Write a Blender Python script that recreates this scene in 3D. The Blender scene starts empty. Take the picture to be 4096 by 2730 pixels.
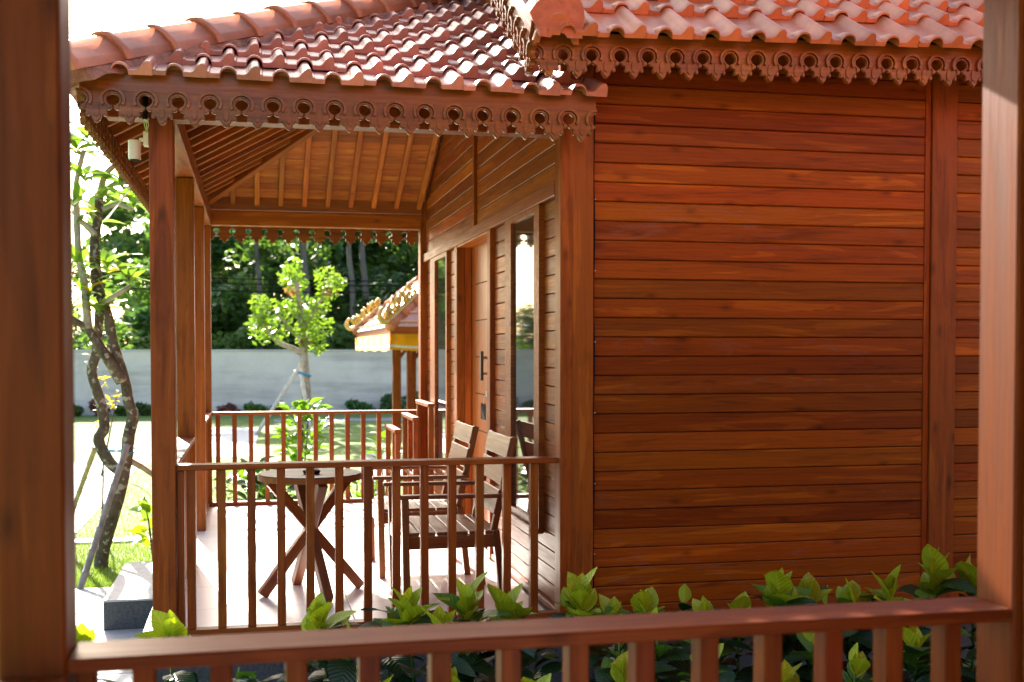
import bpy, bmesh, math, random
from mathutils import Vector, Matrix, Quaternion
from mathutils.geometry import tessellate_polygon
R = math.radians
random.seed(11)
scene = bpy.context.scene
COL = scene.collection

# ------------------------------------------------------------------ camera, sky, sun, exposure
cam_d = bpy.data.cameras.new('camera')
cam = bpy.data.objects.new('camera', cam_d); COL.objects.link(cam)
cam.location = (0, 0, 1.45)
cam.rotation_euler = (R(90 - 1.6), 0, R(-12.4))
cam_d.sensor_width = 36; cam_d.lens = 41.31
cam_d.shift_y = 0.0406
cam_d.clip_start = 0.05; cam_d.clip_end = 1500
cam_d.dof.use_dof = True; cam_d.dof.focus_distance = 6.3; cam_d.dof.aperture_fstop = 3.2
scene.camera = cam

SUN = Vector((-0.17, 1.0, 0.55)).normalized()
world = bpy.data.worlds.new('World'); scene.world = world; world.use_nodes = True
wn = world.node_tree.nodes; wl = world.node_tree.links
sky = wn.new('ShaderNodeTexSky'); sky.sky_type = 'NISHITA'; sky.sun_disc = False
sky.sun_elevation = math.asin(SUN.z); sky.sun_rotation = math.atan2(SUN.x, SUN.y)
sky.air_density = 1.0; sky.dust_density = 3.0; sky.ozone_density = 1.0
wn['Background'].inputs['Strength'].default_value = 0.085
wl.new(sky.outputs['Color'], wn['Background'].inputs['Color'])
sun_d = bpy.data.lights.new('sun', 'SUN'); sun_d.energy = 5.0; sun_d.angle = R(0.55); sun_d.color = (1.0, 0.93, 0.82)
sun = bpy.data.objects.new('sun', sun_d); COL.objects.link(sun)
sun.rotation_euler = SUN.to_track_quat('Z', 'Y').to_euler(); sun.location = SUN * 60
vs = scene.view_settings
vs.view_transform = 'Standard'; vs.look = 'None'; vs.gamma = 1.0; vs.use_curve_mapping = False
vs.exposure = 2.45
scene.cycles.max_bounces = 10; scene.cycles.diffuse_bounces = 6; scene.cycles.glossy_bounces = 4
scene.cycles.transmission_bounces = 4; scene.cycles.sample_clamp_indirect = 6

# ------------------------------------------------------------------ materials
def new_mat(name):
    m = bpy.data.materials.new(name); m.use_nodes = True
    nt = m.node_tree
    return m, nt, nt.nodes['Principled BSDF'], nt.nodes['Material Output']
def N(nt, t, **kw):
    n = nt.nodes.new(t)
    for k, v in kw.items():
        if k in n.inputs: n.inputs[k].default_value = v
        else: setattr(n, k, v)
    return n
def ramp(nt, fac, stops):
    r = nt.nodes.new('ShaderNodeValToRGB'); el = r.color_ramp.elements
    while len(el) < len(stops): el.new(0.5)
    for e, (p, c) in zip(el, stops): e.position = p; e.color = (*c, 1) if len(c) == 3 else c
    nt.links.new(fac, r.inputs['Fac']); return r.outputs['Color']
def vmul(nt, v, s):
    n = nt.nodes.new('ShaderNodeVectorMath'); n.operation = 'MULTIPLY'; nt.links.new(v, n.inputs[0]); n.inputs[1].default_value = s
    return n.outputs[0]
def rand_coords(nt):
    tc = N(nt, 'ShaderNodeTexCoord'); oi = N(nt, 'ShaderNodeObjectInfo')
    c = N(nt, 'ShaderNodeCombineXYZ')
    for i, k in enumerate((37.0, 91.0, 53.0)):
        m = N(nt, 'ShaderNodeMath', operation='MULTIPLY'); m.inputs[1].default_value = k
        nt.links.new(oi.outputs['Random'], m.inputs[0]); nt.links.new(m.outputs[0], c.inputs[i])
    a = N(nt, 'ShaderNodeVectorMath', operation='ADD')
    nt.links.new(tc.outputs['Object'], a.inputs[0]); nt.links.new(c.outputs[0], a.inputs[1])
    return a.outputs[0], oi.outputs['Random']
def maprange(nt, v, a, b, c, d):
    n = N(nt, 'ShaderNodeMapRange'); nt.links.new(v, n.inputs[0])
    for i, k in enumerate((a, b, c, d)): n.inputs[i + 1].default_value = k
    return n.outputs[0]
def mixc(nt, fac, a, b, mode='MIX'):
    n = N(nt, 'ShaderNodeMixRGB', blend_type=mode)
    for i, v in enumerate((fac, a, b)):
        if hasattr(v, 'links'): nt.links.new(v, n.inputs[i])
        else: n.inputs[i].default_value = v if i == 0 else (*v, 1)
    return n.outputs[0]
def bump(nt, h, bsdf, strength, dist=0.01):
    b = N(nt, 'ShaderNodeBump', Strength=strength, Distance=dist); nt.links.new(h, b.inputs['Height']); nt.links.new(b.outputs[0], bsdf.inputs['Normal'])

def wood(name, dark, mid, light, rough=0.42, var=0.28, spec=0.5, weather=0.25):
    m, nt, b, o = new_mat(name)
    co, rnd = rand_coords(nt)
    g = N(nt, 'ShaderNodeTexNoise', Scale=1.0, Detail=7.0, Roughness=0.62, Distortion=0.8); nt.links.new(vmul(nt, co, (1.6, 34, 34)), g.inputs['Vector'])
    f = N(nt, 'ShaderNodeTexNoise', Scale=1.0, Detail=3.0, Roughness=0.5, Distortion=1.8); nt.links.new(vmul(nt, co, (0.75, 8, 8)), f.inputs['Vector'])
    w = N(nt, 'ShaderNodeTexNoise', Scale=1.0, Detail=8.0, Roughness=0.72, Distortion=1.5); nt.links.new(vmul(nt, co, (2.6, 12, 12)), w.inputs['Vector'])
    k = N(nt, 'ShaderNodeTexVoronoi', voronoi_dimensions='2D', Scale=1.0, Randomness=1.0)
    sp_ = N(nt, 'ShaderNodeSeparateXYZ'); nt.links.new(vmul(nt, co, (3.2, 7.0, 7.0)), sp_.inputs[0]); ad_ = N(nt, 'ShaderNodeMath', operation='ADD'); nt.links.new(sp_.outputs[1], ad_.inputs[0]); nt.links.new(sp_.outputs[2], ad_.inputs[1])
    cb_ = N(nt, 'ShaderNodeCombineXYZ'); nt.links.new(sp_.outputs[0], cb_.inputs[0]); nt.links.new(ad_.outputs[0], cb_.inputs[1]); nt.links.new(cb_.outputs[0], k.inputs['Vector'])
    base = ramp(nt, f.outputs['Fac'], [(0.30, dark), (0.40, mid), (0.585, mid), (0.615, light), (0.85, light)])
    gr = ramp(nt, g.outputs['Fac'], [(0.30, (0.62, 0.58, 0.56)), (0.52, (1, 1, 1)), (0.75, (1.16, 1.15, 1.1))])
    col = mixc(nt, 0.75, base, gr, 'MULTIPLY')
    wv = N(nt, 'ShaderNodeTexWave', wave_type='BANDS', bands_direction='Z', wave_profile='SAW'); wv.inputs['Scale'].default_value = 9.0; wv.inputs['Distortion'].default_value = 7.0
    wv.inputs['Detail'].default_value = 4.0; wv.inputs['Detail Scale'].default_value = 0.9; wv.inputs['Detail Roughness'].default_value = 0.62
    nt.links.new(vmul(nt, co, (0.55, 1.6, 1.6)), wv.inputs['Vector'])
    col = mixc(nt, 0.55, col, ramp(nt, wv.outputs['Fac'], [(0.0, (0.70, 0.64, 0.60)), (0.25, (1, 1, 1)), (0.8, (1.08, 1.08, 1.06)), (1.0, (0.78, 0.72, 0.68))]), 'MULTIPLY')
    kn = ramp(nt, k.outputs['Distance'], [(0.0, (0.30, 0.24, 0.2)), (0.05, (0.50, 0.45, 0.42)), (0.09, (0.72, 0.68, 0.66)), (0.18, (1, 1, 1))])
    gate = N(nt, 'ShaderNodeSeparateColor'); nt.links.new(k.outputs['Color'], gate.inputs[0])
    col = mixc(nt, maprange(nt, gate.outputs[0], 0.70, 0.74, 0.0, 0.75), col, kn, 'MULTIPLY')
    wt = ramp(nt, w.outputs['Fac'], [(0.53, (0, 0, 0)), (0.70, (1, 1, 1))])
    wf = N(nt, 'ShaderNodeMath', operation='MULTIPLY'); nt.links.new(wt, wf.inputs[0])
    q1 = N(nt, 'ShaderNodeMath', operation='MULTIPLY'); q1.inputs[1].default_value = 13.7; nt.links.new(rnd, q1.inputs[0]); q2 = N(nt, 'ShaderNodeMath', operation='FRACT'); nt.links.new(q1.outputs[0], q2.inputs[0])
    nt.links.new(maprange(nt, q2.outputs[0], 0.25, 1, 0.05 * weather, weather), wf.inputs[1])
    col = mixc(nt, wf.outputs[0], col, tuple(min(1, c * 0.6 + 0.07) for c in mid))
    h = N(nt, 'ShaderNodeHueSaturation'); nt.links.new(col, h.inputs['Color'])
    nt.links.new(maprange(nt, rnd, 0, 1, 1 - var, 1 + var), h.inputs['Value'])
    s2 = N(nt, 'ShaderNodeMath', operation='FRACT'); s3 = N(nt, 'ShaderNodeMath', operation='MULTIPLY'); s3.inputs[1].default_value = 7.31
    nt.links.new(rnd, s3.inputs[0]); nt.links.new(s3.outputs[0], s2.inputs[0])
    nt.links.new(maprange(nt, s2.outputs[0], 0, 1, 0.498, 0.511), h.inputs['Hue'])
    nt.links.new(h.outputs[0], b.inputs['Base Color'])
    nt.links.new(maprange(nt, g.outputs['Fac'], 0.3, 0.7, rough + 0.1, rough - 0.07), b.inputs['Roughness'])
    b.inputs['Specular IOR Level'].default_value = spec
    bump(nt, g.outputs['Fac'], b, 0.22, 0.004)
    return m
def plain(name, col, rough=0.6, spec=0.5, nscale=8.0, amt=0.25, bmp=0.1, bdist=0.01, metal=0.0, rvar=0.12, coords='Object'):
    m, nt, b, o = new_mat(name)
    co, rnd = rand_coords(nt)
    n = N(nt, 'ShaderNodeTexNoise', Scale=nscale, Detail=6.0, Roughness=0.65); nt.links.new(co, n.inputs['Vector'])
    c = ramp(nt, n.outputs['Fac'], [(0.28, tuple(x * (1 - amt) for x in col)), (0.5, col), (0.75, tuple(min(1, x * (1 + amt)) for x in col))])
    h = N(nt, 'ShaderNodeHueSaturation'); nt.links.new(c, h.inputs['Color']); nt.links.new(maprange(nt, rnd, 0, 1, 1 - rvar, 1 + rvar), h.inputs['Value'])
    nt.links.new(h.outputs[0], b.inputs['Base Color'])
    b.inputs['Roughness'].default_value = rough; b.inputs['Specular IOR Level'].default_value = spec; b.inputs['Metallic'].default_value = metal
    if bmp: bump(nt, n.outputs['Fac'], b, bmp, bdist)
    return m
def leafmat(name, c1, c2, trans=0.35, rough=0.38, vein=0.0, rvar=0.25):
    m, nt, b, o = new_mat(name)
    co, rnd = rand_coords(nt)
    n = N(nt, 'ShaderNodeTexNoise', Scale=9.0, Detail=3.0); nt.links.new(co, n.inputs['Vector'])
    col = mixc(nt, n.outputs['Fac'], c1, c2)
    tc = N(nt, 'ShaderNodeTexCoord')
    if vein:
        sx = N(nt, 'ShaderNodeSeparateXYZ'); nt.links.new(tc.outputs['Object'], sx.inputs[0])
        ab = N(nt, 'ShaderNodeMath', operation='ABSOLUTE'); nt.links.new(sx.outputs['Y'], ab.inputs[0])
        su = N(nt, 'ShaderNodeMath', operation='SUBTRACT'); nt.links.new(sx.outputs['X'], su.inputs[0]); nt.links.new(ab.outputs[0], su.inputs[1])
        mu = N(nt, 'ShaderNodeMath', operation='MULTIPLY'); mu.inputs[1].default_value = 330.0; nt.links.new(su.outputs[0], mu.inputs[0])
        si = N(nt, 'ShaderNodeMath', operation='SINE'); nt.links.new(mu.outputs[0], si.inputs[0])
        vn = ramp(nt, maprange(nt, si.outputs[0], -1, 1, 0, 1), [(0.0, (0, 0, 0)), (0.85, (0.0, 0.0, 0.0)), (1.0, (1, 1, 1))])
        md = ramp(nt, ab.outputs[0], [(0.0, (1, 1, 1)), (0.0025, (1, 1, 1)), (0.0045, (0, 0, 0))])
        vv = mixc(nt, 1.0, vn, md, 'LIGHTEN')
        vf = N(nt, 'ShaderNodeMath', operation='MULTIPLY'); vf.inputs[1].default_value = vein; nt.links.new(vv, vf.inputs[0])
        col = mixc(nt, vf.outputs[0], col, tuple(min(1, x * 1.6 + 0.02) for x in c2))
        bump(nt, si.outputs[0], b, 0.35, 0.003)
    h = N(nt, 'ShaderNodeHueSaturation'); nt.links.new(col, h.inputs['Color']); nt.links.new(maprange(nt, rnd, 0, 1, 1 - rvar, 1 + rvar), h.inputs['Value'])
    nt.links.new(h.outputs[0], b.inputs['Base Color']); b.inputs['Roughness'].default_value = rough
    t = N(nt, 'ShaderNodeBsdfTranslucent'); nt.links.new(mixc(nt, 1.0, h.outputs[0], (1.25, 1.3, 0.6), 'MULTIPLY'), t.inputs['Color'])
    mx = N(nt, 'ShaderNodeMixShader', Fac=trans); nt.links.new(b.outputs[0], mx.inputs[1]); nt.links.new(t.outputs[0], mx.inputs[2])
    nt.links.new(mx.outputs[0], o.inputs['Surface'])
    return m

M = {}
M['teak'] = wood('teak', (0.155, 0.028, 0.0025), (0.25, 0.046, 0.0028), (0.34, 0.074, 0.0045), 0.40, 0.33, 0.16, 0.55)
M['teak_frame'] = wood('teak_frame', (0.165, 0.031, 0.0035), (0.25, 0.049, 0.005), (0.31, 0.069, 0.0075), 0.42, 0.08, 0.22, 0.2)
M['teak_pale'] = wood('teak_pale', (0.20, 0.042, 0.004), (0.30, 0.070, 0.006), (0.37, 0.10, 0.010), 0.6, 0.25, 0.3, 0.1)
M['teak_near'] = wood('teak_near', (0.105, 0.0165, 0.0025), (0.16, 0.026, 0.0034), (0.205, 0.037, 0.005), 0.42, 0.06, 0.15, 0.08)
M['teak_carved'] = wood('teak_carved', (0.13, 0.032, 0.004), (0.195, 0.051, 0.006), (0.25, 0.071, 0.009), 0.34, 0.10, 0.4, 0.2)
M['teak_furniture'] = wood('teak_furniture', (0.15, 0.033, 0.006), (0.22, 0.052, 0.010), (0.28, 0.072, 0.015), 0.36, 0.15, 0.5, 0.15)
M['teak_grey'] = wood('teak_grey', (0.045, 0.028, 0.018), (0.085, 0.055, 0.038), (0.13, 0.09, 0.065), 0.5, 0.15, 0.4, 0.3)
M['door_wood'] = wood('door_wood', (0.27, 0.052, 0.006), (0.34, 0.068, 0.008), (0.40, 0.09, 0.012), 0.4, 0.06, 0.3, 0.1)
M['clay'] = plain('clay', (0.46, 0.17, 0.118), 0.43, 0.42, 7.0, 0.34, 0.12, 0.004, rvar=0.24)
M['clay_matte'] = plain('clay_matte', (0.45, 0.142, 0.056), 0.5, 0.5, 7.0, 0.30, 0.12, 0.004, rvar=0.20)
M['pale_clay'] = plain('pale_clay', (0.58, 0.33, 0.24), 0.35, 0.5, 6.0, 0.2, 0.1, 0.004)
M['mortar'] = plain('mortar', (0.34, 0.14, 0.085), 0.85, 0.3, 20.0, 0.5, 0.7, 0.02)
M['cap'] = plain('cap', (0.42, 0.12, 0.055), 0.75, 0.3, 26.0, 0.25, 0.35, 0.01)
M['dark_core'] = plain('dark_core', (0.05, 0.02, 0.01), 0.8, 0.2)
M['floor_tile'] = plain('floor_tile', (0.80, 0.78, 0.755), 0.30, 0.5, 3.0, 0.05, 0.03, 0.003, rvar=0.04)
M['grout'] = plain('grout', (0.34, 0.31, 0.28), 0.9, 0.2)
M['plinth'] = plain('plinth', (0.075, 0.082, 0.088), 0.75, 0.3, 60.0, 0.45, 0.5, 0.004)
M['stone'] = plain('stone', (0.42, 0.43, 0.42), 0.7, 0.3, 40.0, 0.25, 0.3, 0.004)
M['concrete'] = plain('concrete', (0.44, 0.42, 0.395), 0.85, 0.2, 1.3, 0.16, 0.1, 0.02)
def streaked():
    m = plain('concrete', (0.64, 0.58, 0.515), 0.85, 0.2, 1.1, 0.14, 0.15, 0.02); nt = m.node_tree; b = nt.nodes['Principled BSDF']
    src = b.inputs['Base Color'].links[0].from_socket; co, _ = rand_coords(nt)
    n = N(nt, 'ShaderNodeTexNoise', Scale=1.0, Detail=5.0, Roughness=0.6); nt.links.new(vmul(nt, co, (.35, 3.5, 2.8)), n.inputs['Vector'])
    nt.links.new(mixc(nt, 0.8, src, ramp(nt, n.outputs['Fac'], [(0.34, (0.66, 0.66, 0.67)), (0.52, (1, 1, 1)), (0.8, (1.06, 1.05, 1.03))]), 'MULTIPLY'), b.inputs['Base Color']); return m
M['concrete'] = streaked()
M['path'] = plain('path', (0.55, 0.54, 0.51), 0.8, 0.3, 2.0, 0.15, 0.1, 0.01)
M['grey_path'] = plain('grey_path', (0.30, 0.31, 0.32), 0.8, 0.3, 2.0, 0.15, 0.1, 0.01)
M['soil'] = plain('soil', (0.035, 0.024, 0.017), 0.95, 0.1, 30.0, 0.5, 0.8, 0.03)
M['lawn'] = plain('lawn', (0.145, 0.205, 0.055), 0.9, 0.1, 2.2, 0.45, 0.6, 0.03)
def mottled():
    m = plain('bark', (0.11, 0.085, 0.062), 0.9, 0.2, 14.0, 0.6, 0.9, 0.02); nt = m.node_tree; b = nt.nodes['Principled BSDF']
    src = b.inputs['Base Color'].links[0].from_socket; co, _ = rand_coords(nt)
    n = N(nt, 'ShaderNodeTexNoise', Scale=20.0, Detail=3.0, Roughness=0.5); nt.links.new(co, n.inputs['Vector'])
    f = ramp(nt, n.outputs['Fac'], [(0.56, (0, 0, 0)), (0.63, (1, 1, 1))]); nt.links.new(mixc(nt, f, src, (0.36, 0.32, 0.26)), b.inputs['Base Color']); return m
M['bark'] = mottled()
M['bark_pale'] = plain('bark_pale', (0.38, 0.33, 0.27), 0.9, 0.2, 9.0, 0.45, 0.6, 0.02)
M['trunk_grey'] = plain('trunk_grey', (0.115, 0.105, 0.095), 0.9, 0.2, 3.0, 0.35, 0.4, 0.03)
M['bamboo'] = plain('bamboo', (0.34, 0.27, 0.18), 0.5, 0.4, 12.0, 0.35, 0.1, 0.003)
M['bamboo_grey'] = plain('bamboo_grey', (0.27, 0.25, 0.235), 0.55, 0.4, 14.0, 0.4, 0.1, 0.003)
M['pale_pole'] = plain('pale_pole', (0.62, 0.58, 0.52), 0.7, 0.3, 6.0, 0.15, 0.1, 0.01)
M['blue'] = plain('blue', (0.03, 0.25, 0.50), 0.5)
M['gold'] = plain('gold', (0.62, 0.40, 0.10), 0.42, 0.5, 12.0, 0.2, 0.2, 0.01, metal=0.25)
M['yellow_cloth'] = plain('yellow_cloth', (0.85, 0.42, 0.02), 0.8, 0.2, 8.0, 0.1, 0.1)
M['white_cloth'] = plain('white_cloth', (0.80, 0.80, 0.78), 0.8, 0.2, 8.0, 0.05, 0.1)
M['white_plastic'] = plain('white_plastic', (0.68, 0.62, 0.55), 0.4, 0.5, 3.0, 0.04, 0.0)
M['black'] = plain('black', (0.010, 0.010, 0.011), 0.9, 0.08, 5.0, 0.2, 0.0)
M['metal'] = plain('metal', (0.6, 0.55, 0.45), 0.3, 0.5, 5.0, 0.1, 0.0, metal=0.9)
M['young_leaf'] = leafmat('young_leaf', (0.27, 0.37, 0.014), (0.42, 0.47, 0.018), 0.30, 0.42, 0.35, 0.22)
M['old_leaf'] = leafmat('old_leaf', (0.011, 0.045, 0.016), (0.020, 0.070, 0.022), 0.10, 0.32, 0.10, 0.35)
M['mid_leaf'] = leafmat('mid_leaf', (0.06, 0.17, 0.018), (0.12, 0.25, 0.025), 0.25, 0.36, 0.2, 0.3)
M['frangipani_leaf'] = leafmat('frangipani_leaf', (0.09, 0.20, 0.03), (0.22, 0.33, 0.05), 0.5, 0.35, 0.0, 0.35)
M['yellow_leaf'] = leafmat('yellow_leaf', (0.45, 0.33, 0.03), (0.5, 0.42, 0.06), 0.4, 0.45, 0.0, 0.2)
M['tree_leaf'] = leafmat('tree_leaf', (0.09, 0.21, 0.02), (0.27, 0.36, 0.04), 0.4, 0.38, 0.0, 0.2)
M['pink_leaf'] = leafmat('pink_leaf', (0.35, 0.16, 0.08), (0.42, 0.22, 0.11), 0.35, 0.45)
M['wood_leaf_a'] = leafmat('wood_leaf_a', (0.035, 0.10, 0.03), (0.085, 0.17, 0.045), 0.40, 0.45, 0.0, 0.3)
M['wood_leaf_b'] = leafmat('wood_leaf_b', (0.055, 0.125, 0.022), (0.13, 0.21, 0.05), 0.42, 0.45, 0.0, 0.3)
M['shrub_leaf'] = leafmat('shrub_leaf', (0.06, 0.17, 0.015), (0.20, 0.32, 0.03), 0.4, 0.32, 0.0, 0.2)
M['red_leaf'] = leafmat('red_leaf', (0.20, 0.06, 0.055), (0.28, 0.10, 0.085), 0.3, 0.45)
M['grass_blade'] = leafmat('grass_blade', (0.12, 0.20, 0.035), (0.21, 0.28, 0.06), 0.35, 0.6)
M['ground_cover'] = leafmat('ground_cover', (0.05, 0.11, 0.04), (0.12, 0.17, 0.08), 0.25, 0.5)
def glass():
    m, nt, b, o = new_mat('window_glass')
    b.inputs['Base Color'].default_value = (0.035, 0.03, 0.027, 1); b.inputs['Roughness'].default_value = 0.03
    b.inputs['Specular IOR Level'].default_value = 0.9; b.inputs['IOR'].default_value = 1.6
    return m
M['glass'] = glass()

# ------------------------------------------------------------------ object helpers
WM = {}
def link(o, mat4, parent=None):
    COL.objects.link(o)
    if parent is not None:
        o.parent = parent; o.matrix_basis = WM[parent.name].inverted() @ mat4
    else: o.matrix_basis = mat4
    WM[o.name] = mat4.copy(); return o
def tag(o, label, cat, group=None):
    o['label'] = label; o['category'] = cat
    if group: o['group'] = group
    return o
def thing(name, label, cat, loc=(0, 0, 0), group=None, rz=0):
    o = bpy.data.objects.new(name, None); o.empty_display_size = 0.2
    link(o, Matrix.Translation(loc) @ Matrix.Rotation(rz, 4, 'Z'))
    return tag(o, label, cat, group)
def to_mesh(bm, mat, smooth=False, name='mesh'):
    me = bpy.data.meshes.new(name)
    bmesh.ops.recalc_face_normals(bm, faces=bm.faces)
    bm.to_mesh(me); bm.free(); me.materials.append(mat)
    if smooth: me.polygons.foreach_set('use_smooth', [True] * len(me.polygons))
    return me
def place(name, me, mat4, parent=None): return link(bpy.data.objects.new(name, me), mat4, parent)
def struct(name, bm, mat, smooth=False):
    o = place(name, to_mesh(bm, mat, smooth), Matrix.Identity(4)); o['kind'] = 'structure'; return o
def ibox(bm, x0, x1, y0, y1, z0, z1):
    v = [bm.verts.new(p) for p in ((x0, y0, z0), (x1, y0, z0), (x1, y1, z0), (x0, y1, z0), (x0, y0, z1), (x1, y0, z1), (x1, y1, z1), (x0, y1, z1))]
    for f in ((0, 3, 2, 1), (4, 5, 6, 7), (0, 1, 5, 4), (1, 2, 6, 5), (2, 3, 7, 6), (3, 0, 4, 7)): bm.faces.new([v[i] for i in f])
def prism(bm, pts, vec):
    """extrude a planar polygon (3-D points) along vec"""
    a = [bm.verts.new(p) for p in pts]; b = [bm.verts.new(Vector(p) + Vector(vec)) for p in pts]
    n = len(a)
    for i in range(n): bm.faces.new((a[i], b[i], b[(i + 1) % n], a[(i + 1) % n]))
    for t in tessellate_polygon([[Vector(p) for p in pts]]):
        bm.faces.new([a[i] for i in t]); bm.faces.new([b[i] for i in t[::-1]])
BEAM = {}
def beam_mesh(L, w, h, mat, bev):
    k = (round(L, 3), round(w, 3), round(h, 3), mat, bev)
    if k not in BEAM:
        bm = bmesh.new(); ibox(bm, -L / 2, L / 2, -w / 2, w / 2, -h / 2, h / 2)
        if bev: bmesh.ops.bevel(bm, geom=bm.edges[:], offset=bev, segments=1, affect='EDGES', clamp_overlap=True)
        BEAM[k] = to_mesh(bm, M[mat], name='timber')
    return BEAM[k]
def frame_mat(p0, p1, up=(0, 0, 1)):
    p0 = Vector(p0); p1 = Vector(p1); x = (p1 - p0).normalized(); u = Vector(up)
    if abs(x.dot(u)) > 0.99: u = Vector((0, 1, 0))
    y = u.cross(x).normalized(); z = x.cross(y)
    m = Matrix((x, y, z)).transposed().to_4x4(); m.translation = (p0 + p1) / 2
    return m, (p1 - p0).length
def beam(name, p0, p1, w, h, mat, parent=None, up=(0, 0, 1), bev=0.004):
    m, L = frame_mat(p0, p1, up)
    return place(name, beam_mesh(L, w, h, mat, bev), m, parent)
def box(name, x0, x1, y0, y1, z0, z1, mat, parent=None, axis=None, bev=0.004):
    """box as a timber whose grain runs along its longest (or the given) axis"""
    d = (x1 - x0, y1 - y0, z1 - z0); c = ((x0 + x1) / 2, (y0 + y1) / 2, (z0 + z1) / 2)
    if axis is None: axis = max(range(3), key=lambda i: d[i])
    if axis == 0: return beam(name, (x0, c[1], c[2]), (x1, c[1], c[2]), d[1], d[2], mat, parent, bev=bev)
    if axis == 1: return beam(name, (c[0], y0, c[2]), (c[0], y1, c[2]), d[0], d[2], mat, parent, bev=bev)
    return beam(name, (c[0], c[1], z0), (c[0], c[1], z1), d[0], d[1], mat, parent, bev=bev)
def tube_bm(bm, pts, rads, n=8, cap=True):
    rings = []
    pts = [Vector(p) for p in pts]
    for i, p in enumerate(pts):
        d = (pts[min(i + 1, len(pts) - 1)] - pts[max(i - 1, 0)]).normalized()
        a = d.orthogonal().normalized() if i == 0 else (prev - d * prev.dot(d)).normalized()
        prev = a; b = d.cross(a)
        rings.append([bm.verts.new(p + (a * math.cos(2 * math.pi * k / n) + b * math.sin(2 * math.pi * k / n)) * rads[i]) for k in range(n)])
    for r0, r1 in zip(rings, rings[1:]):
        for k in range(n): bm.faces.new((r0[k], r0[(k + 1) % n], r1[(k + 1) % n], r1[k]))
    if cap: bm.faces.new(rings[0][::-1]); bm.faces.new(rings[-1])
def smooth_path(pts, sub=4):
    pts = [Vector(p) for p in pts]; out = []
    for i in range(len(pts) - 1):
        p0 = pts[max(i - 1, 0)]; p1 = pts[i]; p2 = pts[i + 1]; p3 = pts[min(i + 2, len(pts) - 1)]
        for s in range(sub):
            t = s / sub
            out.append(0.5 * ((2 * p1) + (-p0 + p2) * t + (2 * p0 - 5 * p1 + 4 * p2 - p3) * t * t + (-p0 + 3 * p1 - 3 * p2 + p3) * t ** 3))
    out.append(pts[-1]); return out
def tube(name, pts, r0, r1, mat, parent=None, n=8, sub=4, wob=0.0):
    P = smooth_path(pts, sub) if sub > 1 else [Vector(p) for p in pts]
    k = len(P); bm = bmesh.new()
    o = P[0].copy(); rnd = random.Random(k)
    tube_bm(bm, [p - o for p in P], [(r0 + (r1 - r0) * i / (k - 1)) * (1 + wob * rnd.uniform(-1, 1)) for i in range(k)], n)
    return place(name, to_mesh(bm, M[mat], True), Matrix.Translation(o), parent)

# ------------------------------------------------------------------ setting
G = -0.38
bm = bmesh.new(); v = [bm.verts.new(p) for p in ((-400, -200, G), (400, -200, G), (400, 600, G), (-400, 600, G))]; bm.faces.new(v)
struct('ground', bm, M['lawn'])
def slab(name, pts, z0, z1, mat):
    bm = bmesh.new(); prism(bm, [(x, y, z0) for x, y in pts], (0, 0, z1 - z0)); return struct(name, bm, M[mat])
slab('planting_bed', [(-1.0, 2.62), (9, 2.62), (9, 5.95), (-1.0, 5.95)], G - 0.05, G + 0.02, 'soil')
slab('path', [(-9, 12.3), (-1.73, 12.3), (-1.76, 20.0), (-9, 20.0)], G - 0.05, G + 0.012, 'path')
slab('path', [(-.95, 20.6), (-.05, 20.4), (.15, 28.0), (-.98, 28.3)], G - 0.05, G + 0.012, 'path')
slab('garden_path', [(0.5, 30.2), (12, 30.0), (12, 31.2), (0.5, 31.4)], G - 0.05, G + 0.012, 'grey_path')
slab('path_edging', [(-6, 11.62), (-0.62, 11.62), (-0.62, 11.84), (-6, 11.84)], G - 0.05, G + 0.02, 'path')
slab('paving', [(1.4, 16.0), (1.8, 20.5), (3.2, 20.5), (2.6, 16.0)], G - 0.05, G + 0.014, 'grey_path')
# stone steps up to the veranda
st = thing('stone_steps', 'pale grey stone steps beside the open left edge of the veranda', 'steps', (-0.9, 8.6, G))
box('tread', -0.955, -0.60, 7.92, 9.30, -0.36, -0.18, 'plinth', st, bev=0.003)
box('tread_slab', -0.958, -0.602, 7.917, 9.303, -0.178, -0.165, 'stone', st, bev=0.002)
for i in range(4): box('paver', -1.36, -0.602, 7.2 + i * 0.545 - 0.9, 7.2 + i * 0.545 - 0.362, G - 0.03, -0.36 + 0.002 * (i % 2), 'stone', st, bev=0.003)
box('paver', -1.36, -0.962, 8.483, 9.36, G - 0.03, -0.358, 'stone', st, bev=0.003)

# boundary wall
bw = thing('boundary_wall', 'long pale grey rendered garden wall in front of the dark trees', 'wall', (0, 34.5, G))
box('wall_panel', -26, 32.5, 34.5, 34.7, G, 1.40, 'concrete', bw, bev=0.0)
box('coping', -26.05, 32.6, 34.47, 34.73, 1.402, 1.455, 'concrete', bw, bev=0.01)

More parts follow.
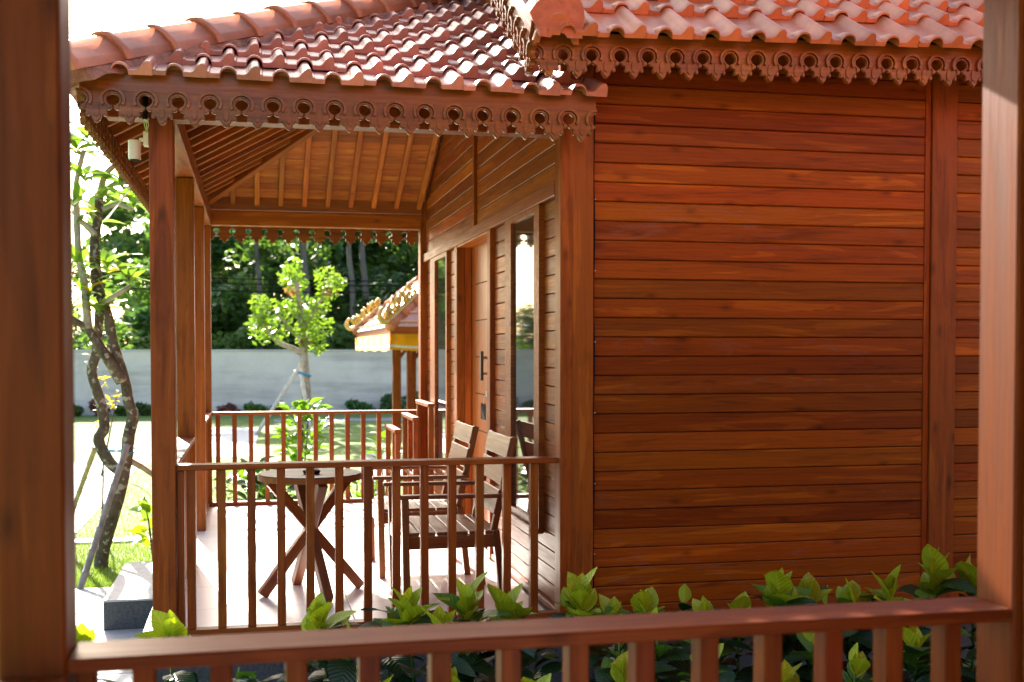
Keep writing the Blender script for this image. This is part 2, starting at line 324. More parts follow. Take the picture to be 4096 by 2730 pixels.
# ------------------------------------------------------------------ carved motif and tile meshes
def motif_mesh(mat):
    half = [(0, 0), (.011, .007), (.020, .020), (.0235, .034), (.0262, .041), (.032, .034), (.041, .031), (.047, .034), (.049, .043), (.0455, .056), (.0435, .063),
            (.052, .0625), (.061, .065), (.0685, .072), (.0705, .079), (.0675, .0835)]
    cx, cy = .07275, .111
    for a in range(250, 89, -16): half.append((cx + .029 * math.cos(R(a)), cy + .027 * math.sin(R(a))))
    half.append((cx, .150))
    pts = [(-x, y) for x, y in half[::-1]][:-1] + half
    bm = bmesh.new(); prism(bm, [(x, 0, z) for x, z in pts], (0, .022, 0))
    def raised(poly, h):
        a = [bm.verts.new((x, -h, z)) for x, z in poly]; b = [bm.verts.new((x, .001, z)) for x, z in poly]; n = len(poly)
        for t in tessellate_polygon([[v_.co.copy() for v_ in a]]): bm.faces.new([a[i] for i in t])
        for i in range(n): bm.faces.new((a[i], a[(i + 1) % n], b[(i + 1) % n], b[i]))
    def band(sx, r0, r1, a0, a1, h):
        P = []
        ang = [a0 + (a1 - a0) * i / 9 for i in range(10)]
        P += [(sx * (cx + r0 * math.cos(R(a))), cy + .93 * r0 * math.sin(R(a))) for a in ang]
        P += [(sx * (cx + r1 * math.cos(R(a))), cy + .93 * r1 * math.sin(R(a))) for a in ang[::-1]]
        raised(P, h)
    for s in (-1, 1):
        band(s, .0325, .0385, 242, 90, .008); band(s, .044, .057, 212, 90, .017)
        raised([(s * .030, .040), (s * .040, .034), (s * .0455, .043), (s * .041, .056)], .006)
        raised([(s * .048, .0665), (s * .060, .068), (s * .066, .077), (s * .056, .084), (s * .047, .078)], .007)
    raised([(0, .004), (.016, .020), (.017, .034), (0, .024), (-.017, .034), (-.016, .020)], .008)
    raised([(0, .030), (.012, .042), (.011, .075), (0, .092), (-.011, .075), (-.012, .042)], .006)
    return to_mesh(bm, mat, name='motif')
MOTIF = motif_mesh(M['teak_carved'])
def carved(name, p0, p1, parent, board_h=0.03):
    """a carved eave board from p0 to p1 (tip level), pattern hanging below a plain strip"""
    p0 = Vector(p0); p1 = Vector(p1); d = p1 - p0; n = max(1, round(d.length / .1455)); x = d.normalized()
    up = Vector((0, 0, 1)); up = (up - x * up.dot(x)).normalized(); y = up.cross(x)
    bh = board_h + .065; top = beam(name, p0 + up * (.1505 + bh / 2) + y * .011, p1 + up * (.1505 + bh / 2) + y * .011, .022, bh, 'teak_carved', parent, up=up, bev=0)
    sc = d.length / n / .1455
    for i in range(n):
        m = Matrix((x * sc * 1.006, y, up)).transposed().to_4x4(); m.translation = p0 + d * ((i + .5) / n) + y * (.0012 * (i % 2))
        place('carved_motif', MOTIF, m, top)
    return top
TW, TL = 0.2455, 0.34
def tile_profile():
    P = [(0.0, .006), (.010, .006), (.014, 0.0), (.058, 0.0)]
    for a in range(165, 14, -25): P.append((.098 + .037 * math.cos(R(a)), .002 + .034 * math.sin(R(a))))
    P += [(.138, 0.0), (.168, 0.0), (.182, .005), (.193, .018), (.203, .033), (.213, .041), (.226, .044), (.236, .041), (.2425, .031), (.2448, .016), (.2448, .0)]
    return P
def tile_mesh(mat, TL=TL):
    P = tile_profile(); bm = bmesh.new(); th = .024
    def low(x, z):  # underside follows the open arch, solid elsewhere
        if .060 < x < .136: return max(z - .012, -th)
        return -th
    rise = .032
    def ring(y, t): return [bm.verts.new((x, y, z + t)) for x, z in P], [bm.verts.new((x, y, low(x, z) + t)) for x, z in P]
    def sec(y, t, k, dz=0.0):   # k: how much of the front arch is left at this section
        T, B = [], []
        for x, z in P:
            arch = .060 < x < .136; zz = z * k if arch else z
            lo = -th + (max(z - .012, -th) + th) * k if arch else -th
            T.append(bm.verts.new((x, y, zz + t + dz))); B.append(bm.verts.new((x, y, lo + t)))
        return T, B
    S = [sec(0, rise, 1, -.003), sec(.010, rise * (1 - .010 / TL), 1), sec(.055, rise * (1 - .055 / TL), .8), sec(.085, rise * (1 - .085 / TL), .35), sec(.115, rise * (1 - .115 / TL), 0), sec(TL, 0, 0)]
    n = len(P)
    for (A, A2), (B, B2) in zip(S, S[1:]):
        for i in range(n - 1): bm.faces.new((A[i], A[i + 1], B[i + 1], B[i])); bm.faces.new((A2[i], B2[i], B2[i + 1], A2[i + 1]))
        for i in (0, n - 1): bm.faces.new((A[i], B[i], B2[i], A2[i]))
    for (T, B) in (S[0], S[-1]):
        for i in range(n - 1): bm.faces.new((T[i + 1], T[i], B[i], B[i + 1]))
    bmesh.ops.remove_doubles(bm, verts=bm.verts[:], dist=.0005)
    me = to_mesh(bm, mat, True, 'roof_tile'); me.set_sharp_from_angle(angle=R(32))
    return me
TILE = tile_mesh(M['clay']); TILE_M = tile_mesh(M['clay_matte']); TILE_E = tile_mesh(M['clay_matte'], .44)
def clip_mesh(me, mat4, plane_co, plane_no, mat):
    bm = bmesh.new(); bm.from_mesh(me)
    inv = mat4.inverted(); co = inv @ Vector(plane_co); no = (inv.to_3x3() @ Vector(plane_no)).normalized()
    bmesh.ops.bisect_plane(bm, geom=bm.verts[:] + bm.edges[:] + bm.faces[:], plane_co=co, plane_no=no, clear_outer=True)
    ok = len(bm.faces) > 6
    m2 = to_mesh(bm, mat) if ok else bm.free()
    return m2

# ------------------------------------------------------------------ the neighbouring house
house = thing('wooden_house', 'red-brown teak plank house with open veranda and terracotta tile roof', 'house', (1.7, 8.7, G))
XW = 1.60      # front (door) wall face
YS = 6.06      # side wall face
# plinth and veranda floor
bm = bmesh.new(); ibox(bm, -.55, 1.68, 6.0, 11.33, G - .05, -.03); ibox(bm, 1.682, 8.0, 6.12, 11.30, G - .05, -.10)
place('plinth', to_mesh(bm, M['plinth']), Matrix.Identity(4), house)
bm = bmesh.new(); ibox(bm, -.565, 1.62, 5.985, 11.34, -.028, -.006)
vf = place('veranda_floor', to_mesh(bm, M['grout']), Matrix.Identity(4), house)
xs = [-.568, -.027, .523, 1.073, 1.58]; ys = [5.982, 6.115, 6.75, 7.385, 8.03, 8.68, 9.33, 9.97, 10.61, 11.25, 11.343]
for i in range(4):
    for j in range(10): box('floor_tile', xs[i] + .002, xs[i + 1] - .002, ys[j] + .002, ys[j + 1] - .002, -.02, 0.0, 'floor_tile', vf, axis=0, bev=.0015)
# wall core
bm = bmesh.new()
prism(bm, [(1.756, 6.2, -.1), (1.756, 11.19, -.1), (1.756, 11.19, 2.95), (1.756, 8.7, 4.85), (1.756, 6.2, 3.02)], (.1, 0, 0))
core = place('front_wall', to_mesh(bm, M['dark_core']), Matrix.Identity(4), house)
bm = bmesh.new(); ibox(bm, 1.77, 8.0, 6.10, 6.2, -.1, 3.05); ibox(bm, 7.9, 8.0, 6.2, 11.2, -.1, 3.05); ibox(bm, 1.77, 8, 11.2, 11.3, -.1, 3.05)
side = place('side_wall', to_mesh(bm, M['dark_core']), Matrix.Identity(4), house)
# side wall planks
PP = .1039; z0 = 1.83 - 17 * PP
prnd = random.Random(5)
for (xa, xb) in ((1.775, 3.778), (3.945, 6.2)):
    for k in range(30):
        za = z0 + k * PP; jit = prnd.uniform(-.0012, .0012)
        box('plank', xa, xb, YS + .012 + jit, YS + .036 + jit, za + .0016, za + PP - .0016, 'teak', side, bev=.005)
box('sill_beam', 1.64, 6.2, YS + .0, YS + .05, -.10, z0 + .0, 'teak_frame', side)
box('wall_post', 3.782, 3.94, YS - .012, YS + .05, -.1, 3.1, 'teak_frame', side)
box('batten', 3.745, 3.779, YS + .004, YS + .05, z0 + .01, 3.1, 'teak', side, bev=.002)
box('corner_post', 1.637, 1.772, YS - .025, YS + .10, -.1, 3.1, 'teak_frame', house)
# front wall planks
def fplanks(ya, yb, za, zb, x=XW + .022):
    n = max(1, round((zb - za) / PP)); h = (zb - za) / n
    for k in range(n):
        box('plank', x, x + .022, ya + .001, yb - .001, za + k * h + .0022, za + (k + 1) * h - .0022, 'teak', core, axis=1, bev=.004)
fplanks(6.15, 7.93, .045, .42); fplanks(6.15, 6.52, .42, 2.28); fplanks(7.45, 7.93, .42, 2.28)
fplanks(9.40, 11.15, .045, .42); fplanks(9.40, 9.80, .42, 2.28); fplanks(10.74, 11.15, .42, 2.28)
fplanks(6.15, 8.53, 2.362, 3.92, XW + .012); fplanks(8.60, 11.15, 2.362, 3.92, XW + .012)
def stile(name, ya, yb, za, zb, d=0.0, x1=XW + .055): return box(name, XW - .012 + d, x1, ya, yb, za, zb, 'teak_frame', core, axis=2)
stile('stile', 6.03, 6.148, 0, 3.3); stile('stile', 7.932, 8.03, 0, 2.28); stile('stile', 9.28, 9.398, 0, 2.28)
stile('stile', 8.535, 8.595, 2.362, 3.95); stile('corner_post', 11.152, 11.30, 0, 3.3, -.03)
box('header_beam', XW - .016, XW + .055, 6.15, 11.15, 2.281, 2.36, 'teak_frame', core)
box('skirting', XW - .006, XW + .05, 6.15, 7.93, .001, .044, 'teak_frame', core); box('skirting', XW - .006, XW + .05, 9.40, 11.15, .001, .044, 'teak_frame', core)
# windows
def window(ya, yb, fa, fb):
    """outer ya..yb, glass fa..fb"""
    z0_, z1_ = .42, 2.279
    bm = bmesh.new()
    for (a, b_, c, d_) in ((ya, fa, z0_, z1_), (fb, yb, z0_, z1_), (fa + .0, fb, z0_, .462), (fa, fb, 2.245, z1_)):
        ibox(bm, XW - .010, XW + .055, a, b_, c, d_)
    w = place('window', to_mesh(bm, M['teak_frame']), Matrix.Identity(4), core)
    box('pane', XW + .008, XW + .012, fa + .001, fb - .001, .463, 2.244, 'glass', w, axis=2, bev=0)
    box('sill', XW - .030, XW + .02, ya - .01, yb + .01, .395, .419, 'teak_frame', w)
window(6.521, 7.449, 6.645, 7.27); window(9.801, 10.739, 9.86, 10.47)
# door, recessed
door = box('door', 1.712, 1.752, 8.031, 9.279, .002, 2.28, 'door_wood', core, axis=2)
for k in range(7): box('panel_groove', 1.7095, 1.7116, 8.22, 9.12, .25 + k * .285, .258 + k * .285, 'dark_core', door, bev=0)
box('door_jamb', XW + .056, 1.711, 9.281, 9.33, 0, 2.33, 'door_wood', door, axis=2); box('door_jamb', XW + .056, 1.711, 7.98, 8.029, 0, 2.33, 'door_wood', door, axis=2)
box('door_lintel', XW - .008, 1.711, 8.031, 9.279, 2.265, 2.2805, 'door_wood', door, axis=1)
hd = box('handle', 1.650, 1.672, 8.59, 8.63, 1.22, 1.44, 'teak_grey', door); box('handle_mount', 1.673, 1.7118, 8.60, 8.62, 1.26, 1.28, 'metal', hd); box('handle_mount', 1.673, 1.7118, 8.60, 8.62, 1.38, 1.40, 'metal', hd)
box('lock', 1.690, 1.7118, 8.58, 8.61, 1.10, 1.135, 'metal', door, bev=.003)
kt = thing('key_tag', 'black rectangular key tag hanging from the door lock', 'key tag', (1.672, 8.60, .95))
box('tag_plate', 1.668, 1.673, 8.50, 8.68, .93, 1.05, 'black', kt, bev=.001); tube('cord', [(1.671, 8.59, 1.051), (1.674, 8.59, 1.08), (1.679, 8.595, 1.11)], .0025, .0025, 'metal', kt, 5)
# veranda posts and beams
PX0, PX1 = -.497, -.382
for ya, yb in ((6.05, 6.19), (8.06, 8.20), (9.68, 9.82), (11.15, 11.29)): box('veranda_post', PX0, PX1, ya, yb, .001, 2.585, 'teak_frame', house, axis=2)
box('wall_plate', -.70, 1.634, 6.055, 6.175, 2.587, 2.72, 'teak_frame', house)
box('wall_plate', -.38, 1.58, 11.16, 11.28, 2.597, 2.73, 'teak_frame', house); box('wall_plate', -.38, 1.58, 11.14, 11.30, 2.732, 2.86, 'teak_furniture', house, bev=.008)
box('wall_plate', -.492, -.372, 6.18, 11.155, 2.589, 2.72, 'teak_frame', house)
for ya in (6.215, 8.225, 9.845): # raking knee blocks on the posts
    bm = bmesh.new(); prism(bm, [(-.478, ya, 2.585), (-.478, ya + .30, 2.585), (-.478, ya, 2.30)], (.075, 0, 0))
    place('bracket', to_mesh(bm, M['teak_pale']), Matrix.Identity(4), house)
# railings
def railing(p0, p1, balusters, mat, parent, ztop=.873, w=.12, zb=.001, d=(.042, .05)):
    p0 = Vector(p0); p1 = Vector(p1); ax = 0 if abs(p1.x - p0.x) > abs(p1.y - p0.y) else 1
    top = beam('railing', (p0.x, p0.y, ztop - .014), (p1.x, p1.y, ztop - .014), w, .028, mat, parent, bev=.004)
    beam('bottom_rail', (p0.x, p0.y, zb + .018), (p1.x, p1.y, zb + .018), .07, .036, mat, top, bev=.003)
    rr = random.Random(len(balusters))
    for b_ in balusters:
        q = (b_, p0.y) if ax == 0 else (p0.x, b_); j = rr.uniform(-.002, .002)
        wx, wy = (d[0], d[1]) if ax == 0 else (d[1], d[0])
        beam('baluster', (q[0] + j, q[1], zb + .0365), (q[0], q[1] + j, ztop - .0285), wx, wy, mat, top, bev=.003)
    return top
railing((-.381, 6.125, 0), (1.636, 6.125, 0), [-.311 + .148 * k for k in range(13)], 'teak_frame', house)
railing((-.44, 6.191, 0), (-.44, 8.059, 0), [6.30 + .148 * k for k in range(12)], 'teak_frame', house)
railing((-.44, 9.821, 0), (-.44, 11.149, 0), [9.92 + .148 * k for k in range(9)], 'teak_frame', house)
railing((-.381, 11.21, 0), (1.60, 11.21, 0), [-.326 + .149 * k for k in range(13)], 'teak_frame', house)
box('rail_upright', -.379, -.345, 6.09, 6.16, .038, .844, 'teak_frame', house); box('rail_upright', 1.60, 1.633, 6.09, 6.16, .038, .844, 'teak_frame', house)

# veranda roof: three slopes meeting on the front wall
EX, EY0, EY1, EZ, SN = -.80, 5.80, 11.56, 2.703, .46
APY = (EY0 + EY1) / 2; SL = SN * (APY - EY0) / (1.62 - EX)
zN = lambda y: EZ + SN * (y - EY0); zB = lambda y: EZ + SN * (EY1 - y); zL = lambda x: EZ + SL * (x - EX)
APZ = zN(APY)
hipX0 = lambda y: EX + (y - EY0) * (1.62 - EX) / (APY - EY0)
def slope(name, pts, parent, mat='dark_core', dy=0.0):
    c = sum((Vector(p) for p in pts), Vector()) / 3; e = [Vector(p) for p in pts]; q = []
    for p in e:
        p2 = p.copy()
        if p.z < APZ - .01 and abs(p.y - EY0) < .01 + 0: p2.y += .06
        if p.z < APZ - .01 and abs(p.y - EY1) < .01: p2.y -= .06
        q.append(p2)
    for p2 in q:                                  # keep the pulled-in eave on its own slope plane
        n_ = (e[1] - e[0]).cross(e[2] - e[0]); p2.x = max(p2.x, EX + .05); p2.z = e[0].z - (n_.x * (p2.x - e[0].x) + n_.y * (p2.y - e[0].y)) / n_.z
        p2.y += dy
    bm = bmesh.new(); prism(bm, q, (0, 0, -.02)); return place(name, to_mesh(bm, M[mat]), Matrix.Identity(4), parent)
ap = (1.62, APY, APZ)
roof_n = slope('veranda_roof', [(EX, EY0, EZ), (1.62, EY0, EZ), ap], house, 'cap')
roof_l = slope('veranda_roof', [(EX, EY0, EZ), ap, (EX, EY1, EZ)], house)
roof_b = slope('veranda_roof', [(EX, EY1, EZ), ap, (1.62, EY1, EZ)], house)
# ceiling boards + rafters (left and back slope, near slope too)
bd = .098
k = 0
while True:                                   # back slope boards run along x
    ya = EY1 - .02 - k * bd * .908; yb = ya - bd * .9; k += 1
    if yb < APY + .25: break
    ym = (ya + yb) / 2; xa = hipX0(EY0 + (EY1 - ym)); 
    if 1.6 - xa < .1: break
    beam('ceiling_board', (xa, ym, zB(ym) - .034), (1.60, ym, zB(ym) - .034), bd * .985, .014, 'teak_pale', roof_b, up=(0, SN, 1), bev=.002)
k = 0
while True:                                   # left slope boards run along y
    xm = EX + .06 + k * bd * .86; k += 1
    dy = (xm - EX) * (APY - EY0) / (1.62 - EX)
    if EY1 - dy - (EY0 + dy) < .4: break
    beam('ceiling_board', (xm, EY0 + dy, zL(xm) - .034), (xm, EY1 - dy, zL(xm) - .034), bd * .97, .014, 'teak', roof_l, up=(-SL, 0, 1), bev=.002)
for k in range(9):                            # near slope boards, seen only from inside
    ya = EY0 + .26 + k * .3; xa = hipX0(ya) + .1
    beam('ceiling_board', (xa, ya, zN(ya) - .034), (1.60, ya, zN(ya) - .034), .32, .014, 'teak_pale', roof_n, up=(0, -SN, 1), bev=.002)
for k in range(10):                           # rafters of the back slope
    x = 1.545 - k * .215; y1 = EY0 + (x - EX) * (APY - EY0) / (1.62 - EX); y1 = EY1 - (y1 - EY0)
    beam('rafter', (x, EY1 - .05, zB(EY1 - .05) - .076), (x, y1 + .03, zB(y1 + .03) - .076), .045, .07, 'teak_pale', roof_b, up=(0, SN, 1))
for k in range(20):                           # rafters of the left slope
    y = 6.0 + k * .28; t = min(y - EY0, EY1 - y); x1 = EX + t * (1.62 - EX) / (APY - EY0)
    if t < .25: continue
    beam('rafter', (EX + .04, y, zL(EX + .04) - .072), (min(x1 - .03, 1.58), y, zL(min(x1 - .03, 1.58)) - .072), .04, .06, 'teak_pale', roof_l, up=(-SL, 0, 1))
for sgn, ye in ((1, EY0), (-1, EY1)):
    a = Vector((EX + .05, ye + sgn * .05 * 1.19, EZ - .06)); b_ = Vector((1.60, APY - sgn * .03, APZ - .10))
    beam('hip_rafter', a, b_, .07, .12, 'teak_pale', house)
# eave boards
carved('carved_fascia', (-.785, 5.82, 2.513), (1.72, 5.82, 2.513), house, .045)
carved('carved_fascia', (-.79, 11.55, 2.513), (-.79, 5.846, 2.513), house)
carved('carved_fascia', (1.60, 11.56, 2.468), (-.785, 11.56, 2.468), house, .05)
# tiles on the near slope
th = math.atan(SN); un = Vector((0, math.cos(th), math.sin(th))); nn = Vector((0, -math.sin(th), math.cos(th)))
base_t = Matrix((Vector((1, 0, 0)), un, nn)).transposed().to_4x4()
hip_dir = Vector((1.62 - EX, APY - EY0, APZ - EZ)).normalized(); hip_no = Vector((-(APY - EY0), 1.62 - EX, 0)).normalized()
trnd = random.Random(3)
dist = 0.0; row = 0
while row < 13:
    P0 = Vector((0, EY0 - .035, EZ - .0)) + un * dist + nn * .022
    xmax = 1.757 if row == 0 else (1.70 if row == 1 else 1.64)
    x = 1.757 - TW - (TW * .5 if row % 2 else 0) + (TW if row % 2 else 0)
    while x > EX - .3:
        m = base_t.copy(); m.translation = P0 + Vector((x, trnd.uniform(-.006, .006), trnd.uniform(-.002, .003)))
        m = m @ Matrix.Rotation(R(trnd.uniform(-.8, .8)), 4, 'Z') @ Matrix.Rotation(R(trnd.uniform(-.7, .7)), 4, 'Y')
        yc = P0.y + .1; hx = hipX0(yc) - .03
        if x + TW < hx + .03: break
        me = TILE
        if x < hx + .16: me = clip_mesh(me, m, (EX - .02, EY0, 0), hip_no, M['clay'])
        if me and x + TW > xmax: me = clip_mesh(me, m, (xmax, 0, 0), (1, 0, 0), M['clay'])
        if me: place('roof_tile', me, m, roof_n)
        x -= TW
    dist += .285 if row == 0 else .25; row += 1
# tiles along the left eave (seen from below) and the far eave
thl = math.atan(SL); ul = Vector((math.cos(thl), 0, math.sin(thl))); nl = Vector((-math.sin(thl), 0, math.cos(thl)))
bl = Matrix((Vector((0, -1, 0)), ul, nl)).transposed().to_4x4()
for r_ in range(2):
    y = EY1 + .05
    while y > EY0 + .25 + r_ * .3:
        m = bl.copy(); m.translation = Vector((EX - .075, y, EZ + .0)) + ul * .26 * r_ + nl * .022
        place('roof_tile', TILE, m, roof_l); y -= TW
# ridge caps along the near hip
def ridge_mesh(L, w, h, mat, collar=.014):
    prof = [(-w, -.01), (-w * .93, .25 * h), (-w * .62, .66 * h), (-w * .3, .93 * h), (-.1 * w, h), (.1 * w, h), (w * .3, .93 * h), (w * .62, .66 * h), (w * .93, .25 * h), (w, -.01)]
    bm = bmesh.new(); secs = [(0, collar), (.045, collar), (.055, 0), (L, -.004)]
    rings = []
    for x, g in secs:
        s = 1 + g / w
        rings.append([bm.verts.new((x, a * s, b_ * s)) for a, b_ in prof])
    for r0, r1 in zip(rings, rings[1:]):
        for i in range(len(prof) - 1): bm.faces.new((r0[i], r0[i + 1], r1[i + 1], r1[i]))
    inner = [[bm.verts.new((x, a * .86, b_ * .86 - .004)) for a, b_ in prof] for x in (0, L)]
    for i in range(len(prof) - 1):
        bm.faces.new((inner[0][i + 1], inner[0][i], inner[1][i], inner[1][i + 1]))
        bm.faces.new((rings[0][i + 1], rings[0][i], inner[0][i], inner[0][i + 1])); bm.faces.new((rings[-1][i], rings[-1][i + 1], inner[1][i + 1], inner[1][i]))
    me = to_mesh(bm, mat); me.polygons.foreach_set('use_smooth', [abs(p.normal.x) < .3 for p in me.polygons]); return me
RIDGE = ridge_mesh(.37, .140, .125, M['clay_matte'], .010)
a = Vector((EX, EY0, EZ)); b_ = Vector(ap); hd_ = (b_ - a).normalized(); up_ = (Vector((0, 0, 1)) - hd_ * hd_.z).normalized(); yy = up_.cross(hd_)
hm = Matrix((hd_, yy, up_)).transposed().to_4x4()
L = (b_ - a).length; s = -.13; i = 0
while s < L - .1:
    m = hm.copy(); m.translation = a + hd_ * s + up_ * (.058 + .004 * (i % 2))
    place('ridge_tile', RIDGE, m, roof_n); s += .335; i += 1
# mortar bedding under the caps: a lumpy strip
bm = bmesh.new(); mr = random.Random(4); secs = []
prof = [(-.175, .0), (-.14, .045), (-.105, .085), (0, .11), (.105, .085), (.14, .045), (.175, .0)]
for i in range(46):
    s = -.06 + (L + .06) * i / 45
    secs.append([bm.verts.new(a + hd_ * s + yy * (p + mr.uniform(-.014, .014)) + up_ * (q + mr.uniform(-.012, .010))) for p, q in prof])
for r0, r1 in zip(secs, secs[1:]):
    for i in range(6): bm.faces.new((r0[i], r0[i + 1], r1[i + 1], r1[i]))
bm.faces.new(secs[0]); bm.faces.new(secs[-1][::-1])
place('mortar_bed', to_mesh(bm, M['mortar'], True), Matrix.Identity(4), roof_n)

# main roof: steeper, eave rising slightly to the right
MX0, MX1, MY, MZ, SM, TILT = 1.34, 8.4, 5.60, 2.955, .66, .026
mz = lambda x, y: MZ + SM * (y - MY) + TILT * (x - 1.8)
RY = 8.70
bm = bmesh.new(); prism(bm, [(MX0 + .03, MY + .10, mz(MX0, MY + .1) - .03), (MX1, MY + .10, mz(MX1, MY + .1) - .03), (MX1, RY, mz(MX1, RY) - .03), (MX0 + .03, RY, mz(MX0, RY) - .03)], (0, 0, -.025))
roof_m = place('main_roof', to_mesh(bm, M['dark_core']), Matrix.Identity(4), house)
bm = bmesh.new(); prism(bm, [(MX0 + .03, RY + .001, mz(MX0, RY) - .03), (MX1, RY + .001, mz(MX1, RY) - .03), (MX1, 2 * RY - MY, mz(MX1, MY) - .02), (MX0 + .03, 2 * RY - MY, mz(MX0, MY) - .02)], (0, 0, -.025))
place('main_roof', to_mesh(bm, M['clay_matte']), Matrix.Identity(4), house)
thm = math.atan(SM); um = Vector((0, math.cos(thm), math.sin(thm))); xm_ = Vector((1, 0, TILT)).normalized(); nm = xm_.cross(um).normalized()
bmT = Matrix((xm_, um, nm)).transposed().to_4x4()
dist = 0.0
for row in range(8):
    k = 0
    while True:
        x = 1.40 + k * .2475 + (.12 if row % 2 else 0); k += 1
        if x > 5.2: break
        m = bmT.copy(); m.translation = Vector((x, MY - .04, mz(x, MY) + .012)) + um * dist + nm * (.008 + trnd.uniform(-.002, .002)) + Vector((0, trnd.uniform(-.006, .006), 0))
        m = m @ Matrix.Rotation(R(trnd.uniform(-.6, .6)), 4, 'Y')
        place('roof_tile', TILE_M if row else TILE_E, m, roof_m)
    dist += .37 if row == 0 else .25
carved('carved_fascia', (1.36, 5.66, mz(1.36, MY) - .150), (5.75, 5.66, mz(5.75, MY) - .150), house, .004)
box('soffit_board', 1.40, 5.8, 5.70, 6.12, 2.99, 3.005, 'teak_frame', house, axis=0)
# raked carved board of the gable end, and its verge caps
def raked(p0, p1, parent):
    p0 = Vector(p0); p1 = Vector(p1); d = p1 - p0; n = round(math.hypot(d.y, 0) / .1455); 
    top = beam('carved_bargeboard', p0 + Vector((.011, 0, .235)), p1 + Vector((.011, 0, .235)), .022, .145, 'teak_carved', parent, bev=.001)
    for i in range(n):
        m = Matrix((Vector((0, -1, -d.z / d.y)), Vector((1, 0, 0)), Vector((0, 0, 1)))).transposed().to_4x4()
        m.translation = p0 + d * ((i + .5) / n); place('carved_motif', MOTIF, m, top)
raked((1.335, 5.66, mz(1.34, MY) - .165), (1.335, 8.66, mz(1.34, MY) - .165 + SM * 3.0), house)
VC = ridge_mesh(.36, .10, .12, M['clay_matte'])
vd = Vector((0, 1, SM)).normalized(); vu = (Vector((0, 0, 1)) - vd * vd.z).normalized(); vy = vu.cross(vd)
for i in range(9):
    m = Matrix((vd, vy, vu)).transposed().to_4x4(); m.translation = Vector((1.455, MY - .0, mz(1.46, MY) + .01)) + vd * (.36 * i)
    place('verge_tile', VC, m, roof_m)
bm = bmesh.new()   # rounded ogee end cap closing the verge
capP = [(-.115, .10), (-.085, .145), (-.055, .175), (-.03, .215), (.0, .25), (.05, .26), (.085, .235), (.115, .19), (.135, .135), (.142, .07), (.125, .015), (.13, -.012), (.06, -.014), (.045, .006), (.015, .012), (-.008, -.002), (-.02, -.016), (-.07, -.012), (-.072, .018), (-.098, .055)]
prism(bm, [(1.43 + x * 1.08, 5.545, MZ + .018 + z) for x, z in capP], (0, .10, .06))
place('end_cap', to_mesh(bm, M['cap']), Matrix.Identity(4), roof_m)

# ------------------------------------------------------------------ near house: the veranda the view is taken from
near = thing('wooden_veranda', 'near teak veranda with blurred posts and railing framing the view', 'veranda', (0.6, 0.0, G))
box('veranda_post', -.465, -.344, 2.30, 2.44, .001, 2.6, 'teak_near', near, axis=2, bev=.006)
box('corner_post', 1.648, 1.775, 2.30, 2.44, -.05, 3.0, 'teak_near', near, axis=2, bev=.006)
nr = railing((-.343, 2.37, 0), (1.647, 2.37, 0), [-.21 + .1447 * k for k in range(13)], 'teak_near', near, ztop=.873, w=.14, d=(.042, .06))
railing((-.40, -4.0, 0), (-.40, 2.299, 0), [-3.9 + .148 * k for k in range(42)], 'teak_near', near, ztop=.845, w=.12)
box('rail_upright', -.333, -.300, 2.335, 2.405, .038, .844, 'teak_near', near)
bm = bmesh.new(); ibox(bm, -.565, 1.62, -6.4, 2.47, -.3, -.001)
place('veranda_floor', to_mesh(bm, M['floor_tile']), Matrix.Identity(4), near)
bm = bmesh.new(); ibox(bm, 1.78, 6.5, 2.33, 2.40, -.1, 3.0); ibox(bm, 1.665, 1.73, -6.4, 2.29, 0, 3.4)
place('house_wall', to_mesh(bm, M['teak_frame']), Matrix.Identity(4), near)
SH = 3.45 - EY1                                # the same roof, one house further
for nm_, pts in (('roof', [(EX, EY0, EZ), (1.62, EY0, EZ), ap]), ('roof', [(EX, EY0, EZ), ap, (EX, EY1, EZ)]), ('roof', [(EX, EY1, EZ), ap, (1.62, EY1, EZ)])):
    slope(nm_, pts, near, 'teak_pale', SH)
box('wall_plate', -.70, 1.64, 2.31, 2.43, 2.601, 2.72, 'teak_near', near)
box('fascia_board', -.79, 1.70, 3.40, 3.425, 2.60, 2.72, 'teak_near', near)
bm = bmesh.new(); prism(bm, [(1.36, 2.86, 2.95), (7.0, 2.86, 2.95), (7.0, -.2, 4.97), (1.36, -.2, 4.97)], (0, 0, -.03)); place('main_roof', to_mesh(bm, M['clay_matte']), Matrix.Identity(4), near)

# ------------------------------------------------------------------ furniture on the veranda
tb = thing('round_table', 'small round wooden table with crossed legs on the veranda', 'table', (.325, 7.06, 0))
bm = bmesh.new(); bmesh.ops.create_cone(bm, cap_ends=True, segments=56, radius1=.300, radius2=.305, depth=.036)
bmesh.ops.bevel(bm, geom=[e for e in bm.edges if abs(e.verts[0].co.z - e.verts[1].co.z) < .001], offset=.004, segments=2, affect='EDGES')
place('table_top', to_mesh(bm, M['teak_grey']), Matrix.Translation((.325, 7.06, .702)), tb)
bm = bmesh.new()
for k in range(56):   # rim band, brown
    a0, a1 = 2 * math.pi * k / 56, 2 * math.pi * (k + 1) / 56
    q = [bm.verts.new((.307 * math.cos(a_), .307 * math.sin(a_), z)) for a_, z in ((a0, -.019), (a1, -.019), (a1, .012), (a0, .012))]; bm.faces.new(q)
bmesh.ops.remove_doubles(bm, verts=bm.verts[:], dist=.0004)
place('rim', to_mesh(bm, M['teak_furniture'], True), Matrix.Translation((.325, 7.06, .702)), tb)
for k, (dx, dy) in enumerate(((-.285, -.06), (.085, -.30), (.30, .085), (-.075, .29))):
    c = Vector((.325 + dx * .06, 7.06 + dy * .06, .37))
    beam('leg', (.325 + dx, 7.06 + dy, .012), (.325 - dx * .78, 7.06 - dy * .78, .68), .055, .06, 'teak_furniture', tb, bev=.004)
